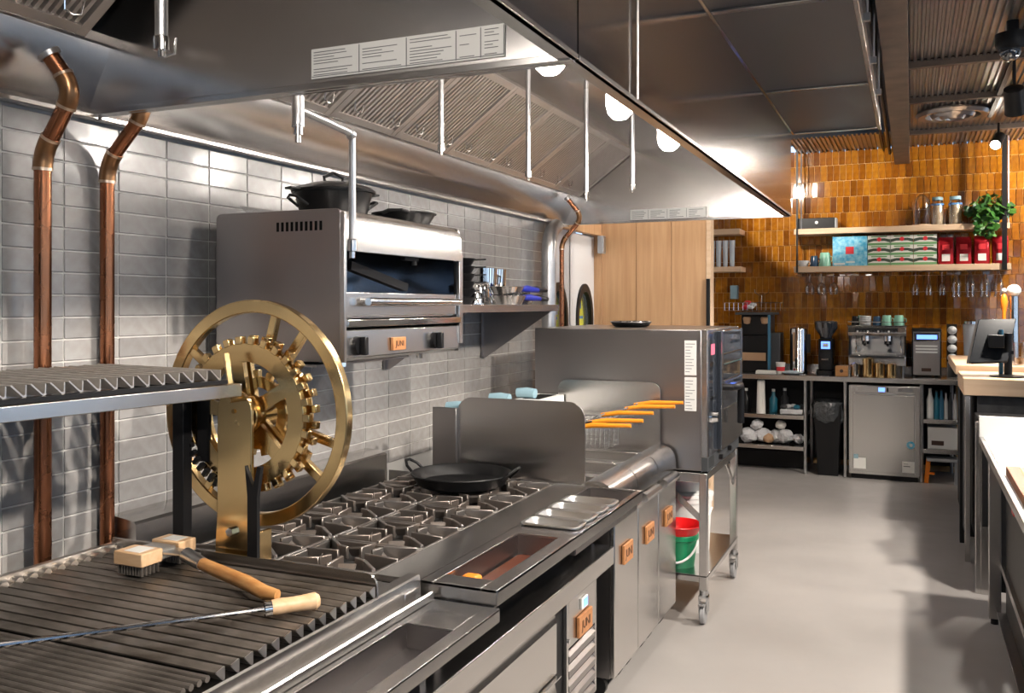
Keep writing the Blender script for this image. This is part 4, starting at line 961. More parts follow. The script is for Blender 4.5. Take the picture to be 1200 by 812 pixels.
# pots on the broiler
t = thing('dutch_oven', 'black lidded pot with loop handles on top of the broiler', 'pot', (.33, 2.745, Z1 + .001))
px_, py_, pz_ = .33, 2.745, Z1 + .001
obj('pot', B().shell([(0, 0), (.108, 0), (.118, .012), (.140, .098), (.134, .098), (.11, .014), (0, .006)], (px_, py_, pz_), 32), 'pot_iron', t)
l = obj('lid', B().lathe([(0, .096), (.150, .096), (.152, .104), (.135, .116), (.08, .132), (.03, .137), (0, .137)], (px_, py_, pz_), 32), 'pot_iron', t)
obj('lid_handle', B().tube([(px_ - .02, py_ - .022, pz_ + .130), (px_ - .022, py_ - .028, pz_ + .155), (px_ + .0, py_, pz_ + .172), (px_ + .022, py_ + .028, pz_ + .155), (px_ + .02, py_ + .022, pz_ + .130)], .0065, 8), 'pot_iron', l)
for s_ in (-1, 1):
    u = Vector((.40 * s_, .92 * s_, 0)).normalized(); w = Vector((-u.y, u.x, 0)); c = Vector((px_, py_, pz_))
    obj('side_handle', B().tube([c + u * .125 - w * .035 + Vector((0, 0, .045)), c + u * .168 - w * .03 + Vector((0, 0, .072)), c + u * .176 + Vector((0, 0, .078)), c + u * .168 + w * .03 + Vector((0, 0, .072)), c + u * .125 + w * .035 + Vector((0, 0, .045))], .0055, 8), 'pot_iron', t)
    obj('lid_tab', B().bar(c + u * .145 + Vector((0, 0, .102)), c + u * .185 + Vector((0, 0, .103)), .045, .008), 'pot_iron', l, bev=.002)
t = thing('skillet', 'black cast iron skillet with a pouring lip at the front of the broiler top', 'pan', (.43, 3.07, Z1 + .001))
obj('pan', B().shell([(0, 0), (.095, 0), (.122, .046), (.127, .046), (.127, .050), (.118, .050), (.09, .006), (0, .006)], (.43, 3.075, Z1 + .001), 30), 'pot_iron', t)
obj('help_handle', B().tube([(.43 + .08, 3.075 - .10, Z1 + .045), (.43 + .07, 3.075 - .135, Z1 + .05), (.43 + .02, 3.075 - .150, Z1 + .05), (.43 - .02, 3.075 - .125, Z1 + .045)], .007, 8), 'pot_iron', t)
t = thing('skillet', 'flat dark pan lying between the lidded pot and the skillet', 'pan', (.28, 3.02, Z1 + .001))
obj('pan', B().shell([(0, 0), (.085, 0), (.105, .024), (.1, .026), (.08, .005), (0, .005)], (.22, 2.985, Z1 + .001), 28), 'pot_iron', t)
obj('handle', B().bar((.15, 2.93, Z1 + .022), (.08, 2.87, Z1 + .030), .02, .008), 'pot_iron', t, bev=.002)
t = thing('steel_scraper', 'bent steel scraper blade lying at the back of the broiler top', 'scraper', (.23, 2.44, Z1 + .001))
obj('blade', B().prism([(.20, Z1 + .001), (.34, Z1 + .001), (.22, Z1 + .022), (.17, Z1 + .030), (.17, Z1 + .026)], 'xz', 2.43, 2.50), 'steel_polish', t)

# ================================================================ WALL SHELF WITH PANS
t = thing('wall_shelf', 'stainless wall shelf with triangular brackets beside the broiler', 'shelf', (.0, 4.0, 1.3))
SY0, SY1, SHZ = 3.42, 4.70, 1.600
obj('shelf_top', B().box(.008, SY0, SHZ - .006, .46, SY1, SHZ), 'steel_y', t, bev=.001); obj('front_lip', B().box(.455, SY0, SHZ - .035, .46, SY1, SHZ - .006), 'steel_y', t); obj('back_lip', B().box(.008, SY0, SHZ, .014, SY1, SHZ + .05), 'steel_y', t)
for y in (SY0 + .20, SY1 - .04): obj('bracket', B().prism([(.008, SHZ - .008), (.44, SHZ - .008), (.44, SHZ - .03), (.03, SHZ - .30), (.008, SHZ - .30)], 'xz', y, y + .004).box(.008, y - .02, SHZ - .30, .012, y + .02, SHZ - .008), 'steel_dull', t)
for i in range(6):
    z = SHZ + .001 + i * .0365
    tt = thing('frying_pan', ['lowest', 'second from the bottom', 'third from the bottom', 'fourth from the bottom', 'fifth from the bottom', 'topmost'][i] + ' black frying pan in the stack behind the broiler', 'pan', (.26, 3.82, z), 'stacked black pans on the wall shelf')
    obj('pan', B().shell([(0, 0), (.082, 0), (.104, .033), (.106, .034), (.104, .0355), (.08, .006), (0, .006)], (.26, 3.82, z), 28), 'black_metal', tt)
    obj('handle', B().bar((.26 + .085, 3.82 + .055, z + .030), (.26 + .13, 3.82 + .085, z + .033), .018, .007), 'black_metal', tt, bev=.002)
def cone_pot(x, y, z, r0, r1, h, label, tilt=0):
    t = thing('steel_pot', label, 'pot', (x, y, z), 'polished pots on the wall shelf')
    obj('bowl', B().shell([(0, h), (r1 - .006, h), (r1, h - .008), (r0, .0), (r0 * .96, 0), (r1 * .94, h - .012)], (x, y, z), 30), 'chrome', t)
    obj('rim', B().shell([(r0, .0), (r0 * 1.05, .001), (r0 * 1.05, .006), (r0, .008)], (x, y, z), 30), 'chrome', t)
    return t
cone_pot(.22, 4.13, SHZ + .001, .084, .070, .105, 'short polished pot upside down beside the stacked pans')
def cone_up(x, y, label, dx):
    t = thing('steel_jug', label, 'jug', (x, y, SHZ + .001), 'polished jugs on the wall shelf')
    obj('cup', B().shell([(0, 0), (.055, 0), (.06, .006), (.072, .19), (.069, .19), (.056, .01), (0, .008)], (x, y, SHZ + .001), 26), 'chrome', t)
    obj('handle', B().tube([(x + .03, y + .068, SHZ + .165), (x + .05, y + .10, SHZ + .15), (x + .05, y + .098, SHZ + .06), (x + .025, y + .062, SHZ + .035)], .006, 8), 'chrome', t)
    t.rotation_euler = (0, 0, dx); return t
cone_up(.185, 4.31, 'tall polished steel jug, left one, standing at the back of the wall shelf', 0); cone_up(.165, 4.47, 'tall polished steel jug, right one, standing at the back of the wall shelf', .3)
for i, (x, y, z, m, l) in enumerate(((.40, 4.17, SHZ + .001, 'blue_grip', 'steel pan with a blue grip, lower one, at the front of the wall shelf'), (.395, 4.155, SHZ + .046, 'blue_grip', 'steel pan with a blue grip, stacked on the lower one'),
                                     (.325, 4.47, SHZ + .001, 'black_plastic', 'steel pan with a black grip at the far end of the wall shelf'), (.320, 4.46, SHZ + .050, 'black_plastic', 'steel pan with a raised black grip at the far end of the wall shelf'))):
    tt = thing('handled_pan', l, 'pan', (x, y, z), 'long handled pans on the wall shelf')
    obj('pan', B().shell([(0, 0), (.07, 0), (.092, .042), (.094, .043), (.092, .0445), (.068, .006), (0, .006)], (x, y - .03, z), 26), 'steel_polish', tt)
    obj('handle', B().bar((x + .01, y + .055, z + .036), (x + .03, y + .12, z + .038), .02, .005), 'steel_polish', tt)
    obj('grip', B().tube([(x + .025, y + .10, z + .036), (x + .035, y + .16, z + .036), (x + .05, y + .27, z + .030)], .017, 10, rs=[.013, .018, .012]), m, tt)
t = thing('switch_socket', 'black socket box on the tiles behind the brass wheel', 'socket', (.01, 2.47, 1.24))
obj('box', B().box(.003, 2.43, 1.215, .05, 2.51, 1.295), 'black_plastic', t, bev=.005); obj('cover', B().box(.05, 2.437, 1.222, .056, 2.503, 1.288), 'black_plastic', t, bev=.002)

# ================================================================ BACK COUNTER
CT = .934
t = thing('back_counter', 'stainless back bar counter with open shelves under the amber tiles', 'counter', (1.6, 9.2, 0))
obj('worktop', B().box(.20, 8.90, .886, 3.6, 9.585, CT), 'steel_x', t, bev=.004)
obj('splash', B().box(.20, 9.585, .886, 2.635, 9.592, 1.0), 'steel_x', t)
for x in (.30, 1.334, 1.688, 2.335): obj('leg', B().cyl((x, 8.95, .0), (x, 8.95, .886), .016, 12), 'galvanised', t)
for x in (.30, 1.334, 2.60): obj('leg', B().cyl((x, 9.54, .0), (x, 9.54, .886), .016, 12), 'galvanised', t)
for x0, x1, z in ((.20, 1.325, .552), (.20, 1.325, .258), (2.345, 2.635, .575), (2.345, 2.635, .308)):
    obj('shelf', B().box(x0, 8.91, z - .038, x1, 9.56, z), 'steel_x', t, bev=.003)
obj('back_panel', B().box(.20, 9.565, .06, 2.635, 9.58, .88), 'black_metal', t)
obj('kick_panel', B().box(.20, 9.2, .0, 1.30, 9.21, .16), 'black_metal', t)

# under the counter: bin, bar fridge, shelves
t = thing('waste_bin', 'tall black bin with a black liner under the back counter', 'bin', (1.52, 9.02, 0))
b = B(); lo, hi = [(1.445, 8.945), (1.625, 8.945), (1.625, 9.25), (1.445, 9.25)], [(1.405, 8.925), (1.655, 8.925), (1.655, 9.28), (1.405, 9.28)]
A = [b.b.verts.new((*p, .0)) for p in lo]; C = [b.b.verts.new((*p, .66)) for p in hi]; b.b.faces.new(A[::-1])
for i in range(4): b.b.faces.new((A[i], A[(i + 1) % 4], C[(i + 1) % 4], C[i]))
obj('body', b, 'black_plastic', t, bev=.008)
b = B(); rnd = random.Random(2); loops = []
for gz, gr, wob in ((.50, 1.03, .010), (.56, 1.10, .018), (.66, 1.10, .014), (.685, 1.07, .012), (.67, .93, .01), (.45, .85, .01)):
    L_ = []
    for k in range(28):
        a = 2 * PI * k / 28; c_, s_ = math.cos(a), math.sin(a); q_ = (abs(c_) ** 6 + abs(s_) ** 6) ** (-1 / 6)
        L_.append(b.b.verts.new((1.53 + .125 * gr * q_ * c_ + rnd.uniform(-wob, wob), 9.10 + .172 * gr * q_ * s_ + rnd.uniform(-wob, wob), gz + rnd.uniform(-wob, wob) * (1.6 if gz == .50 else .5))))
    loops.append(L_)
for A, C in zip(loops, loops[1:]):
    for k in range(28): b.b.faces.new((A[k], A[(k + 1) % 28], C[(k + 1) % 28], C[k]))
obj('liner', b, 'bin_liner', t)
t = thing('bar_fridge', 'stainless undercounter fridge with blue sticker below the espresso machine', 'fridge', (2.02, 9.2, 0))
obj('cabinet', B().box(1.722, 8.90, .045, 2.322, 9.50, .862), 'steel_z', t, bev=.004); obj('plinth', B().box(1.74, 8.93, 0, 2.305, 9.48, .045), 'black_metal', t)
obj('control_strip', B().box(1.745, 8.890, .795, 2.312, 8.900, .855), 'steel_x', t, bev=.002)
d = obj('door', B().box(1.757, 8.872, .075, 2.276, 8.899, .780), 'steel_z', t, bev=.004)
obj('door_edge', B().box(2.276, 8.874, .075, 2.284, 8.899, .780).box(1.757, 8.874, .781, 2.284, 8.899, .787), 'steel_polish', d)
obj('display', B().box(1.975, 8.888, .808, 2.030, 8.890, .845), 'screen_blue', t, smooth=False); obj('switch', B().box(2.045, 8.886, .808, 2.060, 8.890, .845), 'black_plastic', t); obj('name_strip', B().box(2.14, 8.888, .812, 2.265, 8.890, .842), 'steel_polish', t, smooth=False); obj('lock', B().cyl((1.79, 8.884, .822), (1.79, 8.890, .822), .009, 10), 'chrome', t)
obj('sticker', B().box(1.765, 8.8705, .10, 1.870, 8.872, .20), 'label_white', d, smooth=False); o = obj('sticker', B().box(2.175, 8.8705, .09, 2.275, 8.872, .19), 'label_white', d, smooth=False)
obj('sticker', B().box(1.765, 8.8700, .19, 1.805, 8.8715, .23), 'blue_pale', d, smooth=False); o = obj('round_sticker', B().cyl((2.245, 8.8700, .338), (2.245, 8.872, .338), .034, 20), 'box_blue', d); obj('sticker_centre', B().box(2.235, 8.8692, .325, 2.258, 8.8700, .352), 'label_white', d, smooth=False)
obj('printed_line', B().box(2.185, 8.8698, .142, 2.24, 8.8705, .150).box(2.185, 8.8698, .165, 2.225, 8.8705, .169), 'print', d, smooth=False)
S1, S2 = .5525, .2585
t = thing('cup_stack', 'tall stack of white paper cups on the upper left shelf', 'cups', (1.02, 8.98, S1))
b = B(); pr_ = []
for i in range(14): z = S1 + .0005 + i * .0155; pr_ += [(.044 - i * .0004, z), (.044 - i * .0004, z + .010)]
pr_ += [(.036, S1 + .31), (.030, S1 + .318), (0, S1 + .318)]
obj('cups', b.lathe(pr_, (.92, 8.98, 0), 22), 'paper_white', t)
for i, (x, c_, l) in enumerate(((.76, 'black_plastic', 'dark bottle at the left end of the upper left shelf'), (1.02, 'teal', 'teal bottle right of the paper cup stack'), (1.11, 'slate', 'grey bottle behind the napkin tray'))):
    yb = 9.24 if i == 2 else 9.10
    t = thing('bottle', l, 'bottle', (x, yb, S1), 'bottles under the back counter')
    obj('body', B().lathe([(0, 0), (.036, 0), (.038, .01), (.038, .13), (.018, .16), (.015, .20), (0, .20)], (x, yb, S1 + .0005), 18), c_, t); obj('cap', B().cyl((x, yb, S1 + .2005), (x, yb, S1 + .225), .016, 14), 'white_plastic', t)
t = thing('supply_tray', 'shallow clear tray of wrapped supplies on the upper left shelf', 'tray', (1.21, 9.02, S1))
obj('tray', B().box(1.10, 8.94, S1 + .0005, 1.31, 9.18, S1 + .05), 'bag_clear', t, bev=.01)
for i in range(5): obj('packet', B().ball((1.13 + i * .04, 8.99 + .04 * (i % 3), S1 + .07), .034, (1, 1, .7), 10, 6), ('slate', 'bag_clear', 'cup_grey', 'teal', 'slate')[i], t)
rnd = random.Random(11)
lab = ('clear bag of lids at the left end of the lower shelf', 'grey plastic bag on the lower shelf, second from left', 'crumpled clear bag in the middle of the lower shelf', 'brown wrapped bag in the middle of the lower shelf', 'clear bag right of the brown wrapped bag', 'plastic bag at the right end of the lower shelf', 'clear bag lying on top of the left bags', 'white cup sleeve on top of the lower shelf bags')
for i, (x, z, r) in enumerate(((.80, .075, .085), (.93, .08, .08), (1.06, .07, .075), (.985, .055, .055), (1.14, .08, .08), (1.26, .055, .055), (.88, .18, .06), (1.10, .185, .05))):
    b = B(); b.ball((x, 8.985 + .03 * (i % 3), S2 + z), r, (1, .9, .85), 14, 9)
    for v in b.b.verts: v.co += Vector((rnd.uniform(-1, 1), rnd.uniform(-1, 1), rnd.uniform(-.6, .6))) * r * .14; v.co.z = max(v.co.z, S2 + .001)
    tag(obj('plastic_bag', b, 'carton' if i == 3 else ('paper_white' if i == 7 else 'bag_clear')), lab[i], 'bag', 'bags on the lower shelf')
# right bay
R1, R2 = .5755, .3085
for i, (x, m, h, r, l) in enumerate(((2.405, 'white_plastic', .27, .030, 'white squeeze bottle at the left of the right bay shelf'), (2.458, 'teal', .25, .022, 'first blue bottle beside the white squeeze bottle'), (2.497, 'pot_blue', .26, .020, 'second blue bottle in the right bay'),
                                     (2.535, 'cup_grey', .24, .016, 'slim grey bottle right of the blue bottles'), (2.570, 'slate', .24, .017, 'dark slim bottle in the right bay'), (2.608, 'cup_grey', .235, .017, 'rightmost grey bottle in the right bay'))):
    t = thing('bottle', l, 'bottle', (x, 9.0, R1), 'bottles in the right bay')
    obj('body', B().lathe([(0, 0), (r, 0), (r, h * .62), (r * .5, h * .8), (r * .42, h * .96), (0, h * .96)], (x, 9.0, R1 + .0005), 16), m, t); obj('cap', B().cyl((x, 9.0, R1 + h * .96), (x, 9.0, R1 + h), r * .5, 12), 'label_white' if i == 0 else 'slate', t)
t = thing('storage_box', 'white box with a small dark nameplate on the right bay shelf', 'box', (2.50, 9.05, R2))
obj('carton', B().box(2.385, 8.93, R2 + .0005, 2.625, 9.3, R2 + .195), 'white_plastic', t, bev=.004); obj('name_plate', B().box(2.415, 8.927, R2 + .035, 2.515, 8.93, R2 + .075), 'badge_text', t, smooth=False); obj('foot', B().box(2.40, 8.94, R2, 2.62, 8.96, R2 + .002), 'black_plastic', t)
t = thing('step_stool', 'grey folding step stool with orange legs under the right bay', 'stool', (2.50, 9.0, 0))
obj('tread', B().box(2.375, 8.90, .20, 2.63, 9.12, .225), 'grey_plastic', t, bev=.004)
for y in (8.93, 9.09): obj('leg', B().bar((2.372, y, .002), (2.392, y, .20), .035, .02, (0, 1, 0)), 'orange_plastic', t); 
obj('brace', B().bar((2.385, 8.93, .09), (2.44, 8.93, .09), .03, .02).bar((2.385, 8.93, .06), (2.385, 9.09, .06), .015, .02), 'orange_plastic', t); obj('far_leg', B().box(2.60, 8.92, 0, 2.625, 8.95, .20), 'grey_plastic', t)

# on the counter, left to right
C0 = CT + .0005
t = thing('drinks_dispenser', 'tall black drinks dispenser with two terracotta knobs at the left end of the counter', 'dispenser', (.84, 9.25, C0))
obj('cabinet', B().box(.68, 9.10, C0, 1.00, 9.50, 1.30), 'black_plastic', t, bev=.01); obj('tower', B().box(.70, 9.18, 1.30, .98, 9.5, 1.50), 'black_plastic', t, bev=.006); obj('top_shelf', B().box(.66, 9.05, 1.50, 1.02, 9.52, 1.525), 'slate', t, bev=.004)
for x in (.76, .93): obj('knob', B().lathe([(0, -.06), (.03, -.05), (.04, .0), (.03, .015), (0, .015)], (x, 9.14, 1.465), 16), 'carton', t)
obj('side_frame', B().box(.975, 9.03, C0, 1.0, 9.06, 1.5), 'pot_blue', t, bev=.003); obj('front_plate', B().box(.70, 9.085, 1.05, .95, 9.10, 1.13), 'carton', t, bev=.003)
tag(obj('tray_slab', B().box(.985, 9.06, C0, 1.085, 9.36, 1.325), 'slate', bev=.006), 'dark grey upright box between the dispenser and the boiler', 'box')
t = thing('paper_cup', 'white paper cup with red print near the folded towel', 'cup', (1.10, 9.0, C0))
obj('cup', B().shell([(0, 0), (.034, 0), (.045, .11), (.047, .112), (.043, .112), (.032, .005), (0, .005)], (1.10, 9.0, C0), 22), 'paper_white', t); obj('print', B().shell([(.0372, .03), (.0415, .07)], (1.10, 9.0, C0), 22), 'print_red', t)
t = thing('folded_towel', 'folded white towel on the front edge of the back counter', 'towel', (.97, 8.95, C0))
for i in range(3): obj('fold', B().box(.875 + .002 * i, 8.915, C0 + i * .011, 1.065 - .003 * i, 9.02, C0 + .0105 + i * .011), 'paper_white', t, bev=.004)
b = B(); b.ball((1.215, 8.955, C0 + .018), .095, (1, .45, .2), 18, 8)
for v in b.b.verts: v.co += Vector((rnd.uniform(-1, 1), rnd.uniform(-1, 1), rnd.uniform(-.5, 1))) * .006; v.co.z = max(v.co.z, C0)
tag(obj('cleaning_cloth', b, 'cloth_blue'), 'crumpled pale blue cloth in front of the boiler', 'cloth')
t = thing('water_boiler', 'tall cylindrical steel water boiler on the back counter', 'boiler', (1.25, 9.16, C0))
obj('body', B().lathe([(0, 0), (.085, 0), (.085, .02), (.082, .03), (.082, .42), (.08, .435), (.05, .45), (0, .455)], (1.25, 9.16, C0), 30), 'steel_polish', t); obj('tap', B().cyl((1.235, 9.085, C0 + .10), (1.235, 9.05, C0 + .10), .012, 10).cyl((1.235, 9.055, C0 + .06), (1.235, 9.055, C0 + .15), .008, 10), 'black_plastic', t); obj('gauge', B().box(1.205, 9.073, C0 + .12, 1.22, 9.085, C0 + .40), 'carton', t); obj('side_handle', B().box(1.33, 9.15, C0 + .2, 1.36, 9.17, C0 + .38), 'black_plastic', t)
t = thing('coffee_grinder', 'black coffee grinder with a lit display and a bean hopper', 'grinder', (1.50, 9.15, C0))
obj('base', B().prism(rrect(1.42, 9.02, 1.585, 9.28, .03), 'xy', C0, C0 + .04), 'black_plastic', t, bev=.005); obj('body', B().prism(rrect(1.435, 9.09, 1.57, 9.27, .03), 'xy', C0 + .04, C0 + .34), 'black_plastic', t, bev=.006)
obj('hopper', B().shell([(.055, .34), (.06, .37), (.105, .44), (.108, .50), (.10, .51), (0, .515)], (1.50, 9.17, C0), 26), 'glass_dark', t); obj('display', B().box(1.462, 9.086, C0 + .245, 1.543, 9.090, C0 + .315), 'screen_blue', t, smooth=False); obj('display_face', B().box(1.478, 9.084, C0 + .262, 1.527, 9.086, C0 + .298), 'label_white', t, smooth=False); obj('fork', B().box(1.47, 9.03, C0 + .14, 1.535, 9.09, C0 + .155), 'chrome', t)
t = thing('wood_caddy', 'small orange wooden box beside the grinder', 'box', (1.66, 8.97, C0)); obj('box', B().box(1.602, 8.92, C0, 1.712, 9.03, C0 + .095), 'oak_orange', t, bev=.004); obj('emblem', B().cyl((1.657, 8.918, C0 + .05), (1.657, 8.920, C0 + .05), .016, 16), 'badge_text', t)
t = thing('espresso_machine', 'two group steel espresso machine with cups on top', 'coffee machine', (1.97, 9.25, C0))
EX0, EX1 = 1.705, 2.205
for x in (EX0 + .03, EX1 - .03):
    for y in (9.09, 9.48): obj('leg', B().lathe([(.016, 0), (.014, .02), (.014, .095), (.0, .095)], (x, y, C0), 12), 'chrome', t)
obj('lower_body', B().box(EX0, 9.10, C0 + .095, EX1, 9.52, C0 + .19), 'steel_x', t, bev=.006); obj('drip_tray', B().box(EX0 + .01, 9.03, C0 + .17, EX1 - .01, 9.10, C0 + .195), 'steel_polish', t, bev=.003)
obj('back_body', B().box(EX0 + .01, 9.27, C0 + .19, EX1 - .01, 9.52, C0 + .43), 'steel_z', t, bev=.004); obj('side_cheek', B().prism([(9.10, C0 + .19), (9.52, C0 + .19), (9.52, C0 + .44), (9.05, C0 + .44), (9.20, C0 + .30)], 'yz', EX0, EX0 + .012).prism([(9.10, C0 + .19), (9.52, C0 + .19), (9.52, C0 + .44), (9.05, C0 + .44), (9.20, C0 + .30)], 'yz', EX1 - .012, EX1), 'slate', t)
obj('head', B().prism([(9.03, C0 + .405), (9.05, C0 + .375), (9.27, C0 + .375), (9.27, C0 + .46), (9.06, C0 + .46)], 'yz', EX0 + .0, EX1), 'steel_x', t, bev=.004)
for i in range(12): obj('button', B().cyl((EX0 + .085 + i * .030, 9.030, C0 + .418), (EX0 + .085 + i * .030, 9.050, C0 + .418), .009, 10), 'chrome' if i % 3 else 'label_white', t)
obj('button_panel', B().box(EX0 + .06, 9.037, C0 + .40, EX1 - .07, 9.045, C0 + .445), 'black_plastic', t); obj('cup_tray', B().box(EX0 - .005, 9.05, C0 + .46, EX1 + .005, 9.54, C0 + .472), 'steel_polish', t, bev=.003)
obj('tray_rail', B().tube([(EX0, 9.055, C0 + .505), (EX1, 9.055, C0 + .505), (EX1, 9.53, C0 + .505), (EX0, 9.53, C0 + .505)], .004, 6, closed=True), 'chrome', t)
for x in (EX0 + .15, EX0 + .345):
    g = obj('group_head', B().cyl((x, 9.17, C0 + .375), (x, 9.17, C0 + .325), .04, 20).box(x - .03, 9.15, C0 + .33, x + .03, 9.27, C0 + .372), 'chrome', t); obj('portafilter', B().cyl((x, 9.17, C0 + .325), (x, 9.17, C0 + .292), .034, 18).tube([(x, 9.14, C0 + .31), (x, 9.02, C0 + .295)], .013, 10), 'black_plastic', g)
for x in (EX0 + .07, EX1 - .045): obj('steam_wand', B().tube([(x, 9.13, C0 + .375), (x, 9.09, C0 + .33), (x + .005, 9.07, C0 + .22)], .006, 8), 'chrome', t)
obj('gauge', B().cyl((EX0 + .075, 9.205, C0 + .245), (EX0 + .075, 9.27, C0 + .245), .024, 16), 'label_white', t); obj('side_tap', B().cyl((EX0 + .36, 9.20, C0 + .235), (EX0 + .36, 9.26, C0 + .235), .018, 12), 'chrome', t)
CZ_ = C0 + .4725
def cup(x, y, z, r, h, m, label, name='coffee_cup', cat='cup', group=None, inv=True):
    t = thing(name, label, cat, (x, y, z), group)
    p = [(r * .72, h), (r * .80, h * .94), (r, h * .1), (r, 0), (r * .93, 0), (r * .74, h * .9), (0, h * .93)] if inv else [(0, 0), (r * .7, 0), (r, h * .9), (r, h), (r * .93, h), (r * .64, .006), (0, .006)]
    if inv: p = [(0, h)] + p
    obj('body', B().shell(p, (x, y, z), 22), m, t)
    a = -.5; u = Vector((math.cos(a), math.sin(a), 0)); c = Vector((x, y, z))
    obj('handle', B().tube([c + u * r * .85 + Vector((0, 0, h * .75)), c + u * (r + .022) + Vector((0, 0, h * .66)), c + u * (r + .022) + Vector((0, 0, h * .38)), c + u * r * .93 + Vector((0, 0, h * .28))], .0045, 6), m, t)
    return t
CG = 'cups on the espresso machine'
cup(1.765, 9.16, CZ_, .036, .085, 'black_plastic', 'black cup at the left end of the espresso machine top', group=CG); cup(1.815, 9.24, CZ_, .040, .090, 'mint', 'mint cup behind the grey cups on the espresso machine', group=CG)
t = thing('cup_stack', 'stack of pale grey saucers on the espresso machine', 'saucers', (1.86, 9.13, CZ_))
pr_ = []
for i in range(5): pr_ += [(.048, i * .017), (.054, i * .017 + .012)]
obj('saucers', B().lathe(pr_ + [(.05, .088), (0, .088)], (1.855, 9.13, CZ_), 24), 'cup_grey', t)
cup(1.955, 9.13, CZ_, .040, .085, 'cup_blue', 'dark blue cup in the middle of the espresso machine top', group=CG); cup(2.04, 9.12, CZ_, .047, .095, 'mint', 'mint green mug left of the right end mug on the machine', group=CG); cup(2.145, 9.12, CZ_, .048, .095, 'mint', 'mint green mug at the right end of the espresso machine', group=CG)
def tin(x, y, r, h, m, label):
    t = thing('brass_tin' if m == 'brass' else 'steel_jug', label, 'tin' if m == 'brass' else 'jug', (x, y, C0), 'tins on the counter front' if m == 'brass' else None)
    obj('can', B().shell([(0, 0), (r, 0), (r * 1.02, .004), (r * .98, h * .5), (r * 1.04, h), (r * .98, h), (r * .92, .006), (0, .006)], (x, y, C0), 24), m, t); obj('lip', B().tube([(x - r * .7, y - r * .75, C0 + h), (x, y - r * 1.25, C0 + h + .012), (x + r * .7, y - r * .75, C0 + h)], .004, 6), m, t); return t
tin(1.775, 8.985, .038, .115, 'steel_polish', 'small steel jug left of the brass tins'); tin(1.885, 8.985, .050, .165, 'brass', 'tallest brass tin before the espresso machine'); tin(1.985, 8.975, .044, .125, 'brass', 'middle brass tin before the espresso machine'); tin(2.083, 8.975, .042, .120, 'brass', 'right brass tin before the espresso machine')
t = thing('water_dispenser', 'square steel dispenser with three white bars right of the espresso machine', 'machine', (2.375, 9.25, C0))
obj('body', B().prism(rrect(2.265, C0 + .02, 2.49, C0 + .42, .012), 'xz', 9.10, 9.5), 'steel_dull', t, bev=.004); obj('top', B().box(2.255, 9.09, C0 + .42, 2.50, 9.51, C0 + .445), 'black_plastic', t, bev=.006); obj('side', B().box(2.49, 9.10, C0 + .02, 2.50, 9.5, C0 + .42).box(2.255, 9.10, C0 + .02, 2.265, 9.5, C0 + .42), 'black_plastic', t)
o = obj('panel', B().box(2.27, 9.094, C0 + .33, 2.485, 9.10, C0 + .41), 'steel_polish', t, bev=.002); obj('screen', B().box(2.295, 9.092, C0 + .35, 2.465, 9.094, C0 + .39), 'screen_blue', o, smooth=False)
for i in range(3): obj('bar', B().box(2.285, 9.093, C0 + .225 + i * .028, 2.468, 9.10, C0 + .238 + i * .028), 'label_white', t)
obj('name_plate', B().box(2.335, 9.096, C0 + .055, 2.415, 9.10, C0 + .085), 'badge_text', t, smooth=False)
for x in (2.29, 2.465): obj('foot', B().cyl((x, 9.13, C0), (x, 9.13, C0 + .02), .014, 10).cyl((x, 9.46, C0), (x, 9.46, C0 + .02), .014, 10), 'black_plastic', t)
t = thing('lid_dispenser', 'upright tube of stacked white lids on a steel base', 'dispenser', (2.58, 9.12, C0))
obj('base', B().box(2.545, 9.06, C0, 2.63, 9.20, C0 + .15), 'steel_polish', t, bev=.004); obj('frame', B().box(2.545, 9.165, C0 + .15, 2.63, 9.18, C0 + .49), 'black_plastic', t)
for i in range(4): obj('lid_stack', B().ball((2.588, 9.11, C0 + .185 + i * .083), .040, (1, 1, .95), 16, 9), 'white_plastic', t)
t = thing('blender_jug', 'clear blender jug standing behind the till screen', 'blender', (2.75, 9.2, C0))
obj('base', B().prism(rrect(2.67, 9.1, 2.83, 9.3, .03), 'xy', C0, C0 + .17), 'black_plastic', t, bev=.006); obj('jug', B().shell([(0, .172), (.06, .172), (.075, .49), (.072, .49), (.058, .18), (0, .18)], (2.75, 9.2, C0), 22), 'glass_tint', t); obj('lid', B().lathe([(0, .491), (.079, .491), (.079, .515), (.04, .53), (0, .53)], (2.75, 9.2, C0), 22), 'steel_polish', t)
t = thing('wire_rack', 'chrome wire rack on the tiles above the dispenser', 'rack', (.78, 9.45, 1.53))
b = B(); x0, x1, y0, y1, z0, z1 = .50, 1.05, 9.36, 9.585, 1.54, 1.62
for z in (z0, z1): b.tube([(x0, y0, z), (x1, y0, z), (x1, y1, z), (x0, y1, z)], .003, 6, closed=True)
for i in range(13): x = x0 + (x1 - x0) * i / 12; b.tube([(x, y0, z1), (x, y0, z0), (x, y1, z0)], .002, 5)
b.tube([(.87, y0, z1), (.87, y0, 1.70)], .004, 6); b.tube([(.80, y0, 1.755), (.805, y0, 1.72), (.84, y0, 1.70), (.90, y0, 1.70), (.935, y0, 1.72), (.94, y0, 1.755)], .004, 6)
obj('wires', b, 'chrome', t)
t = thing('candy_jar', 'red and white wrapped sweets piled in the wire rack', 'sweets', (.73, 9.45, 1.545))
for i, (x, z, m) in enumerate(((.70, 1.575, 'print_red'), (.75, 1.580, 'label_white'), (.72, 1.62, 'print_red'), (.77, 1.60, 'cup_grey'))): obj('sweet', B().ball((x, 9.43, z), .032, (1.2, 1, .8), 12, 7), m, t)

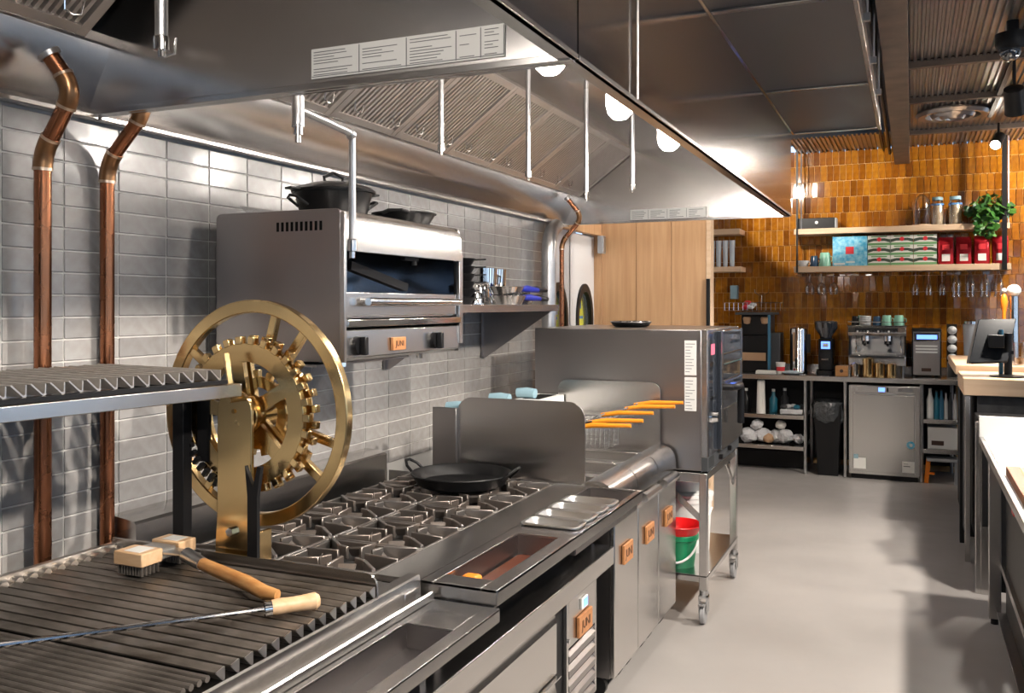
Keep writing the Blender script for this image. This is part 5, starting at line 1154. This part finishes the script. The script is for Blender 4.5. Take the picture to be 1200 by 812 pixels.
# ---------------------------------------------------------------- wall shelves over the counter
def plank(x0, x1, z0, z1, label): return tag(obj('wall_shelf', B().box(x0, 9.28, z0, x1, 9.590, z1), 'oak_pale', bev=.003), label, 'shelf', 'timber shelves on the amber tiles')
SA, SB = 2.345, 1.975
plank(1.190, 3.065, SA - .055, SA, 'upper long timber shelf on the amber tiles'); plank(1.190, 3.075, SB - .057, SB, 'lower long timber shelf with boxes and red bags'); plank(.15, .665, SA - .03, SA + .025, 'upper short pale shelf behind the oak partition'); plank(.15, .675, SB - .04, SB + .012, 'lower short pale shelf with glasses behind the oak partition')
for x, l in ((1.222, 'left black shelf hanger rod down the amber tiles'), (3.02, 'right black shelf hanger post down the amber tiles')):
    t = thing('shelf_hanger', l, 'rod', (x, 9.272, 1.9)); w = .008 if x < 2 else .02
    obj('rod', B().box(x - w, 9.262, SB - .06, x + w, 9.278, ZC), 'black_metal', t)
    obj('guide', B().cyl((x + .035, 9.31, SA), (x + .035, 9.31, ZC), .006, 8), 'galvanised', t)
A0, B0 = SA + .0005, SB + .0005
t = thing('speaker_box', 'long black box with a small white emblem on the upper shelf', 'box', (1.40, 9.4, A0)); obj('body', B().box(1.225, 9.31, A0, 1.57, 9.5, A0 + .105), 'black_plastic', t, bev=.004); obj('emblem', B().cyl((1.40, 9.307, A0 + .06), (1.40, 9.31, A0 + .06), .015, 16), 'label_white', t); obj('end_cap', B().box(1.57, 9.31, A0, 1.585, 9.5, A0 + .10), 'grey_plastic', t)
def jar(x, label, fill, h, r):
    t = thing('glass_jar', label, 'jar', (x, 9.4, A0), 'jars on the upper shelf')
    obj('glass_body', B().shell([(0, 0), (r, 0), (r, h * .86), (r * .8, h), (r * .77, h), (r * .94, h * .84), (r * .94, .006), (0, .006)], (x, 9.4, A0), 24), 'glass', t)
    if fill: obj('contents', B().lathe([(0, .008), (r * .9, .008), (r * .9, h * .78), (0, h * .80)], (x, 9.4, A0), 20), 'cereal', t); obj('lid', B().lathe([(0, h), (r * .86, h), (r * .86, h + .03), (0, h + .03)], (x, 9.4, A0), 20), 'blue_pale', t); obj('label', B().shell([(r * 1.012, h * .80), (r * 1.012, h * .86)], (x, 9.4, A0), 24), 'poster_blue', t)
    return t
t = thing('glass_dome', 'empty clear glass dome jar left of the filled jars', 'jar', (2.34, 9.4, A0)); obj('dome', B().shell([(.075, 0), (.078, .20), (.066, .25), (.035, .285), (0, .295)], (2.34, 9.4, A0 + .012), 26), 'glass', t); obj('base', B().lathe([(0, 0), (.085, 0), (.085, .012), (0, .012)], (2.34, 9.4, A0), 24), 'oak_pale', t)
jar(2.475, 'left glass jar of cereal with a blue lid', 1, .235, .055); jar(2.625, 'right glass jar of cereal with a blue lid', 1, .235, .058)
t = thing('trailing_plant', 'trailing green pothos plant hanging over the upper shelf end', 'plant', (2.90, 9.40, A0))
obj('pot', B().lathe([(0, 0), (.07, 0), (.085, .13), (.08, .135), (.075, .12), (0, .12)], (2.92, 9.42, A0), 22), 'pot_blue', t)
rnd = random.Random(4); stem = B(); lf = None
def leaf_mesh():
    b = B(); vs = []
    for i, w in enumerate((0.0, .55, .85, .9, .7, .38, 0.0)):
        y = i / 6; vs.append((b.b.verts.new((-w * .42, y, -.10 * w)), b.b.verts.new((0, y, .0 - .25 * (y - .4) ** 2)), b.b.verts.new((w * .42, y, -.10 * w))))
    for a, c in zip(vs, vs[1:]): b.b.faces.new((a[0], a[1], c[1], c[0])); b.b.faces.new((a[1], a[2], c[2], c[1]))
    bmesh.ops.remove_doubles(b.b, verts=b.b.verts, dist=1e-4); return b
for i in range(200):
    if i < 150: a = rnd.uniform(0, 2 * PI); r = .19 * math.sqrt(rnd.random()); p = Vector((2.905 + r * math.cos(a) * 1.05, 9.36 + r * math.sin(a) * .55, A0 + .08 + rnd.random() * .21 * (1 - r / .3) + .02))
    else: p = Vector((2.85 + rnd.uniform(-.075, .10), 9.245 + rnd.uniform(-.03, .012), A0 + .14 - rnd.random() * .25))
    if lf is None: o = obj('leaf', leaf_mesh(), 'leaf'); o.parent = t; lf = o.data
    else: o = bpy.data.objects.new('leaf', lf); COL.objects.link(o); o.parent = t
    o.location = p - wloc(t); s_ = rnd.uniform(.055, .09); o.scale = (s_, s_, s_); o.rotation_euler = (rnd.uniform(-1.4, -.45), rnd.uniform(-.4, .4), PI + rnd.uniform(-1.2, 1.2))
for i in range(14): a = rnd.uniform(0, 2 * PI); stem.tube([(2.92, 9.42, A0 + .12), (2.92 + .10 * math.cos(a), 9.36 + .05 * math.sin(a), A0 + .25), (2.90 + .16 * math.cos(a), 9.33 + .08 * math.sin(a), A0 + .12)], .003, 5)
for i in range(4): stem.tube([(2.92, 9.42, A0 + .12), (2.88 + .03 * i - .04, 9.29, A0 + .15), (2.87 + .03 * i - .04, 9.255, A0 + .02), (2.87 + .03 * i - .045, 9.25, A0 - .12)], .003, 5)
obj('stems', stem, 'leaf', t)
# lower shelf, left to right
cup(1.27, 9.36, B0, .060, .06, 'cup_grey', 'low grey bowl at the left end of the lower shelf', inv=False); cup(1.375, 9.36, B0, .042, .105, 'cup_blue', 'dark blue cup on the lower shelf'); cup(1.475, 9.36, B0, .058, .135, 'mint', 'mint green mug beside the blue gift box')
t = thing('gift_box', 'bright blue patterned box with a red square emblem', 'box', (1.70, 9.4, B0)); obj('carton', B().box(1.548, 9.33, B0, 1.862, 9.52, B0 + .285), 'box_blue', t, bev=.002); obj('emblem', B().box(1.668, 9.3285, B0 + .115, 1.742, 9.33, B0 + .185), 'print_red', t, smooth=False); obj('band', B().box(1.56, 9.3287, B0 + .012, 1.66, 9.33, B0 + .03).box(1.67, 9.3287, B0 + .03, 1.75, 9.33, B0 + .045), 'label_white', t, smooth=False)
tb0 = None
for r in range(3):
    for c in range(3):
        l = ('%s row, %s tea box in the block of nine cartons' % (('bottom', 'middle', 'top')[r], ('left', 'centre', 'right')[c]))
        x, z = 1.868 + c * .201, B0 + r * .096
        if tb0 is None:
            t = tb0 = thing('tea_box', l, 'box', (x, 9.4, z), 'tea boxes on the lower shelf')
            obj('carton', B().box(x, 9.33, z, x + .198, 9.50, z + .0945), 'box_white', t, bev=.001); obj('band', B().box(x, 9.329, z + .002, x + .198, 9.33, z + .024), 'box_green', t, smooth=False)
            obj('chevron', B().prism([(x + .0, z + .026), (x + .05, z + .042), (x + .148, z + .042), (x + .198, z + .026), (x + .198, z + .056), (x + .148, z + .068), (x + .05, z + .068), (x, z + .056)], 'xz', 9.3285, 9.33), 'box_dark', t, smooth=False); obj('seal', B().cyl((x + .1, 9.3278, z + .057), (x + .1, 9.3285, z + .057), .02, 14), 'print_red', t); obj('top_band', B().box(x + .03, 9.329, z + .078, x + .17, 9.33, z + .09), 'box_green', t, smooth=False)
        else: dup(tb0, tb0.location + Vector((c * .201, 0, r * .0955)), l)
bg0 = None
for i, l in enumerate(('first red foil coffee bag, next to the tea boxes', 'second red foil coffee bag on the lower shelf', 'third red foil coffee bag on the lower shelf', 'fourth red foil coffee bag at the right end of the shelf')):
    x = 2.545 + i * .150
    if bg0 is None:
        t = bg0 = thing('coffee_bag', l, 'bag', (x, 9.4, B0), 'red coffee bags'); b = B(); loops = []
        for z, w, d in ((0, .062, .042), (.02, .066, .046), (.14, .066, .044), (.20, .066, .028), (.225, .064, .008), (.255, .064, .004)): loops.append([b.b.verts.new((u, v, B0 + z)) for u, v in rrect(x - w, 9.39 - d, x + w, 9.39 + d, min(.02, d * .8), 3)])
        for A, C in zip(loops, loops[1:]):
            for k in range(len(A)): b.b.faces.new((A[k], A[(k + 1) % len(A)], C[(k + 1) % len(A)], C[k]))
        b.b.faces.new(loops[0][::-1]); b.b.faces.new(loops[-1]); obj('foil', b, 'foil_red', t); obj('label', B().box(x - .034, 9.342, B0 + .03, x + .034, 9.3445, B0 + .095), 'label_white', t, smooth=False); obj('emblem', B().box(x - .03, 9.344, B0 + .135, x + .03, 9.347, B0 + .185), 'print_red', t, smooth=False)
    else: dup(bg0, bg0.location + Vector((i * .150, 0, 0)), l)
# hanging glasses
def hang(x, kind, label, group):
    t = thing({'wine': 'wine_glass', 'flute': 'champagne_flute', 'beer': 'beer_glass'}[kind], label, 'glass', (x, 9.43, SB - .06), group); z = SB - .0585
    if kind == 'wine': p = [(.040, 0), (.040, -.003), (.005, -.008), (.004, -.095), (.03, -.115), (.047, -.150), (.046, -.180), (.038, -.215)]
    elif kind == 'flute': p = [(.035, 0), (.035, -.003), (.005, -.008), (.004, -.11), (.018, -.125), (.031, -.16), (.027, -.225)]
    else: p = [(.036, 0), (.036, -.004), (.010, -.012), (.010, -.03), (.026, -.07), (.043, -.13), (.040, -.175), (.034, -.205), (.043, -.245)]
    obj('glass_body', B().shell(p + [(r - .003, h) for r, h in p[::-1][:-4]], (x, 9.43, z), 18), 'glass', t); obj('rail_clip', B().box(x - .05, 9.36, SB - .0585, x - .043, 9.5, SB - .0572), 'chrome', t); return t
for i, l in enumerate(('left', 'middle', 'right')): hang(1.325 + i * .112, 'wine', l + ' wine glass of the three hanging under the left shelf end', 'hanging wine glasses')
for i, l in enumerate(('left', 'middle', 'right')): hang(2.285 + i * .115, 'flute', l + ' slender flute hanging under the lower shelf', 'hanging flutes')
for i, l in enumerate(('first beer glass hanging next to the flutes', 'second hanging beer glass from the flutes', 'third hanging beer glass from the flutes', 'last hanging beer glass at the shelf end')): hang(2.635 + i * .117, 'beer', l, 'hanging beer glasses')
for i in range(5):
    x = .30 + i * .068
    t = thing('tall_glass', ('leftmost', 'second', 'middle', 'fourth', 'rightmost')[i] + ' tall glass standing on the short lower shelf', 'glass', (x, 9.38, SB + .013), 'tall glasses on the short shelf'); obj('glass_body', B().shell([(0, 0), (.024, 0), (.031, .27), (.028, .27), (.022, .01), (0, .01)], (x, 9.38, SB + .013), 16), 'glass_tint', t)
tag(obj('paper_roll', B().box(.53, 9.50, 1.66, .60, 9.592, 1.80), 'blue_pale', bev=.004), 'small blue dispenser on the tiles beside the partition edge', 'dispenser')

# ================================================================ BAR COUNTER, TILL, PREP TABLE (RIGHT SIDE)
t = thing('bar_counter', 'dark bar counter with pale timber tops on the right', 'counter', (3.0, 7.4, 0))
obj('lower_top', B().box(2.545, 6.27, 1.038, 4.2, 6.98, 1.143), 'oak_pale', t, bev=.006); obj('upper_top', B().box(2.530, 7.0, 1.115, 4.2, 8.32, 1.182), 'oak_pale', t, bev=.006)
obj('upper_support', B().box(2.60, 6.985, .0, 4.15, 8.30, 1.114), 'stone_dark', t); obj('near_panel', B().box(2.625, 6.33, .10, 4.15, 6.98, 1.037), 'stone_dark', t)
for y in (6.285, 6.30): pass
obj('steel_post', B().box(2.556, 6.29, .0, 2.585, 6.33, 1.037), 'steel_z', t, bev=.002); obj('dark_post', B().box(2.548, 6.78, .0, 2.575, 6.84, 1.037), 'black_metal', t)
obj('side_rail', B().box(2.566, 6.335, .12, 2.575, 6.78, 1.037), 'slate', t); obj('kick', B().box(2.65, 6.36, 0, 4.1, 6.97, .10), 'dark_gap', t)
t = thing('till_screen', 'slanted touch screen till seen from behind on the bar top', 'monitor', (2.75, 6.55, 1.1435))
b = B(); tl, tr, br_, bl = Vector((2.650, 6.62, 1.500)), Vector((2.868, 6.66, 1.505)), Vector((2.800, 6.44, 1.240)), Vector((2.582, 6.40, 1.228))
n_ = (tr - tl).cross(bl - tl).normalized() * .011; vv = [b.b.verts.new(p + s_ * n_) for s_ in (-1, 1) for p in (tl, tr, br_, bl)]
for f in ((0, 1, 2, 3), (7, 6, 5, 4), (0, 4, 5, 1), (1, 5, 6, 2), (2, 6, 7, 3), (3, 7, 4, 0)): b.b.faces.new([vv[i] for i in f])
obj('screen_case', b, 'till_case', t, bev=.004); c0 = (tl + tr + br_ + bl) / 4
obj('edge_trim', B().bar(tl, bl, .026, .008), 'steel_dull', t)
obj('mount', B().box(c0.x - .03, 6.44, c0.z - .04, c0.x + .06, 6.53, c0.z + .04), 'black_plastic', t, bev=.004)
obj('post', B().cyl((2.81, 6.50, 1.155), (2.81, 6.50, 1.42), .024, 16), 'black_plastic', t); obj('base', B().lathe([(0, 0), (.105, 0), (.105, .008), (.03, .016), (0, .016)], (2.81, 6.50, 1.1435), 28), 'black_plastic', t)
obj('rear_post', B().cyl((2.775, 6.56, 1.145), (2.775, 6.56, 1.44), .014, 12), 'pot_blue', t); obj('clamp', B().box(2.765, 6.48, 1.29, 2.84, 6.52, 1.31), 'black_plastic', t)
t = thing('beer_tap', 'steel beer tap column with a round white knob behind the till', 'tap', (2.914, 7.30, 1.1825))
obj('column', B().cyl((2.914, 7.3, 1.1825), (2.914, 7.3, 1.66), .030, 20), 'steel_polish', t); obj('knob', B().ball((2.914, 7.3, 1.70), .047, (1, 1, .95), 20, 12), 'white_plastic', t); obj('spout', B().tube([(2.914, 7.3, 1.56), (2.90, 7.24, 1.56), (2.90, 7.22, 1.50)], .010, 8), 'chrome', t)
t = thing('tap_handle', 'orange and red tap handle beside the beer column', 'tap', (2.852, 7.28, 1.1825))
obj('lever', B().lathe([(0, .28), (.014, .28), (.012, .36), (.020, .40), (.026, .44), (.020, .47), (.015, .485), (0, .50)], (2.852, 7.28, 1.1825), 14), 'orange_plastic', t); obj('tip', B().ball((2.852, 7.28, 1.700), .017), 'label_white', t); obj('shank', B().cyl((2.852, 7.28, 1.1825), (2.852, 7.28, 1.465), .011, 10), 'print_red', t)
t = thing('bar_glass', 'clear glass standing on the bar behind the till post', 'glass', (2.93, 7.12, 1.1825)); obj('glass_body', B().shell([(0, 0), (.03, 0), (.04, .16), (.037, .16), (.028, .008), (0, .008)], (2.935, 7.12, 1.1825), 20), 'glass', t); obj('liquid', B().lathe([(0, .009), (.027, .009), (.03, .05), (0, .05)], (2.935, 7.12, 1.1825), 18), 'oak_orange', t)
t = thing('prep_table', 'prep table with a white top and steel edge on the right', 'table', (2.9, 4.2, 0))
obj('top', B().box(2.585, 2.4, .900, 3.4, 5.155, .930), 'stone_white', t, bev=.002); obj('edge_strip', B().box(2.565, 2.4, .895, 2.585, 5.17, .931), 'steel_y', t, bev=.002); obj('upstand', B().box(2.565, 5.155, .895, 3.4, 5.18, 1.035), 'stone_white', t, bev=.003)
obj('leg', B().box(2.605, 5.10, .03, 2.660, 5.155, .898), 'steel_z', t, bev=.003); obj('foot', B().cyl((2.632, 5.128, 0), (2.632, 5.128, .03), .018, 12), 'black_plastic', t); obj('leg', B().box(3.2, 5.10, .0, 3.25, 5.15, .898), 'steel_z', t)
obj('cabinet', B().box(2.68, 2.5, .07, 3.35, 5.10, .86), 'black_metal', t); obj('under_rail', B().box(2.66, 2.5, .27, 2.68, 5.10, .305), 'steel_y', t); obj('plinth', B().box(2.64, 2.5, .055, 3.35, 5.10, .068), 'steel_dull', t); obj('leg', B().box(2.62, 2.5, 0, 2.66, 2.54, .898), 'steel_z', t)
tag(obj('red_tag', B().box(2.664, 4.57, .66, 2.679, 4.66, .74), 'red_plastic', bev=.002), 'small red tag hanging on the dark prep cabinet', 'tag')
t = thing('end_cabinet', 'black cabinet with steel corner posts between prep table and bar', 'cabinet', (3.0, 5.9, 0))
obj('carcass', B().box(2.605, 5.66, .10, 3.4, 6.22, .94), 'black_metal', t); obj('corner_post', B().box(2.575, 5.62, .0, 2.605, 5.66, .95), 'steel_z', t, bev=.002); obj('corner_post', B().box(2.60, 5.615, .0, 2.64, 5.655, .40), 'steel_z', t, bev=.002); obj('kick', B().box(2.66, 5.7, 0, 3.38, 6.2, .10), 'dark_gap', t); obj('bin_lip', B().box(2.60, 5.50, .40, 2.63, 5.61, .94), 'black_plastic', t, bev=.003)
t = thing('cutting_board', 'striped timber cutting board on the white prep table', 'board', (2.9, 3.6, .9315))
wds = ('walnut', 'maple', 'walnut', 'maple', 'oak_orange', 'walnut', 'maple', 'walnut', 'maple', 'walnut')
for i, m in enumerate(wds): obj('plank', B().box(2.590 + i * .046, 3.0, .9315, 2.6355 + i * .046, 4.04, .966), m, t, bev=.0015)

# ================================================================ TRACK LIGHTS AND CEILING FITTINGS
def track_spot(loc, aim, power, label, lit=True, size=.05, ang=70, col=(1.0, .91, .80), zc=ZC - .012, blend=.5):
    L_ = Vector(loc); d = (Vector(aim) - L_).normalized()
    t = thing('track_spot', label, 'spotlight', loc, 'ceiling track spots')
    obj('head', B().tube([L_ - d * .12, L_ - d * .11, L_ - d * .02, L_ + d * .045, L_ + d * .05], size, 20, rs=[size * .7, size, size, size * 1.08, size * 1.08]), 'black_metal', t)
    obj('lens', B().cyl(L_ + d * .0505, L_ + d * .053, size * .92, 20), 'lamp_lens' if lit else 'glass_dark', t)
    obj('stem', B().cyl(L_ - d * .06, (L_.x - d.x * .06, L_.y - d.y * .06, zc), .010, 8), 'black_metal', t)
    if lit:
        l = bpy.data.lights.new('spot_beam', 'SPOT'); l.energy = power; l.color = col; l.spot_size = math.radians(ang); l.spot_blend = blend; l.shadow_soft_size = .06
        o = bpy.data.objects.new('spot_beam', l); COL.objects.link(o); o.parent = t; o.location = d * .075; o.rotation_euler = d.to_track_quat('-Z', 'Y').to_euler()
    return t
W_ = 1.0
track_spot((2.90, 8.50, 2.95), (1.9, 5.6, .9), 110 * W_, 'lit black track spot by the amber wall, top right', size=.042, ang=70)
track_spot((3.75, 8.55, 2.95), (2.5, 9.6, 2.30), 110 * W_, 'added ceiling spot washing the right end of the shelves, out of view', ang=115)  # wall washer added out of frame to light the shelf end
track_spot((2.82, 6.2, 2.80), (3.2, 8.2, .2), 0, 'large black track spot at the right edge of the picture', lit=False, size=.055)
track_spot((3.3, 4.6, 2.85), (1.9, 4.9, 0), 300 * W_, 'ceiling track spot over the prep table, out of view', ang=85)
track_spot((3.2, 6.6, 2.85), (1.9, 7.0, 0), 250 * W_, 'ceiling track spot over the bar end, out of view', ang=85)
track_spot((3.3, 2.6, 2.85), (1.2, 3.0, .6), 300 * W_, 'ceiling track spot beside the viewer, out of view', ang=85)
track_spot((3.2, .6, 2.85), (.7, 1.6, .9), 250 * W_, 'ceiling track spot behind the viewer, out of view', ang=85)
track_spot((1.0, 7.5, 3.02), (1.35, 9.6, 2.74), 150 * W_, 'added spot washing the upper amber tiles, hidden behind the hood', ang=44, zc=ZC + .10, blend=.2)  # added washer kept out of sight; narrow cone lights only the upper tiles
tag(obj('light_track', B().box(2.81, .2, ZC - .03, 2.84, 8.2, ZC - .008), 'black_metal'), 'black lighting track fixed under the ribbed ceiling', 'track')
t = thing('security_camera', 'dark dome security camera under the ceiling, top right', 'camera', (2.75, 5.55, 3.0))
obj('base', B().lathe([(0, .06), (.085, .06), (.085, 0), (.07, -.03), (0, -.03)], (2.75, 5.55, 3.0), 24), 'black_plastic', t); obj('dome', B().ball((2.735, 5.535, 2.965), .055, (1, 1, 1), 20, 12), 'glass_dark', t); obj('mount', B().cyl((2.75, 5.55, 3.06), (2.75, 5.55, ZC), .03, 14), 'black_plastic', t)

# added unseen lamps: pendants light the dining side, a downlight the oak and doors
pd = None
for i, (x, y) in enumerate(((4.9, -1.5), (4.9, 1.0), (4.9, 3.5), (4.9, 6.0), (4.9, 8.2))):
    t = thing('fill_pendant', ('first', 'second', 'third', 'fourth', 'fifth')[i] + ' added globe lamp lighting the dining side, out of view', 'lamp', (x, y, 2.3), 'added fill pendants')
    obj('globe', B().ball((x, y, 2.3), .14, u=20, v=12), 'fill_pendant_globe', t); obj('cord', B().cyl((x, y, 2.43), (x, y, ZC + .09), .004, 6), 'black_metal', t); obj('cap', B().cyl((x, y, 2.42), (x, y, 2.47), .03, 14), 'black_metal', t)
t = thing('passage_fill', 'added ceiling light brightening the oak partition and swing doors, out of view', 'lamp', (.55, 6.5, 3.1))
obj('ring', B().lathe([(0, .12), (.17, .12), (.17, .0), (.15, -.01), (.15, .02), (0, .02)], (.55, 6.5, 3.11), 28), 'black_metal', t); obj('diffuser', B().lathe([(0, -.012), (.12, -.012), (.145, .0), (.145, .018), (0, .018)], (.55, 6.5, 3.11), 28), 'passage_fill_lens', t)
track_spot((2.95, 5.55, 2.85), (.5, 7.0, 1.7), 160, 'added ceiling spot brightening the oak partition, out of view', ang=60)  # unseen spot added to brighten the oak boards
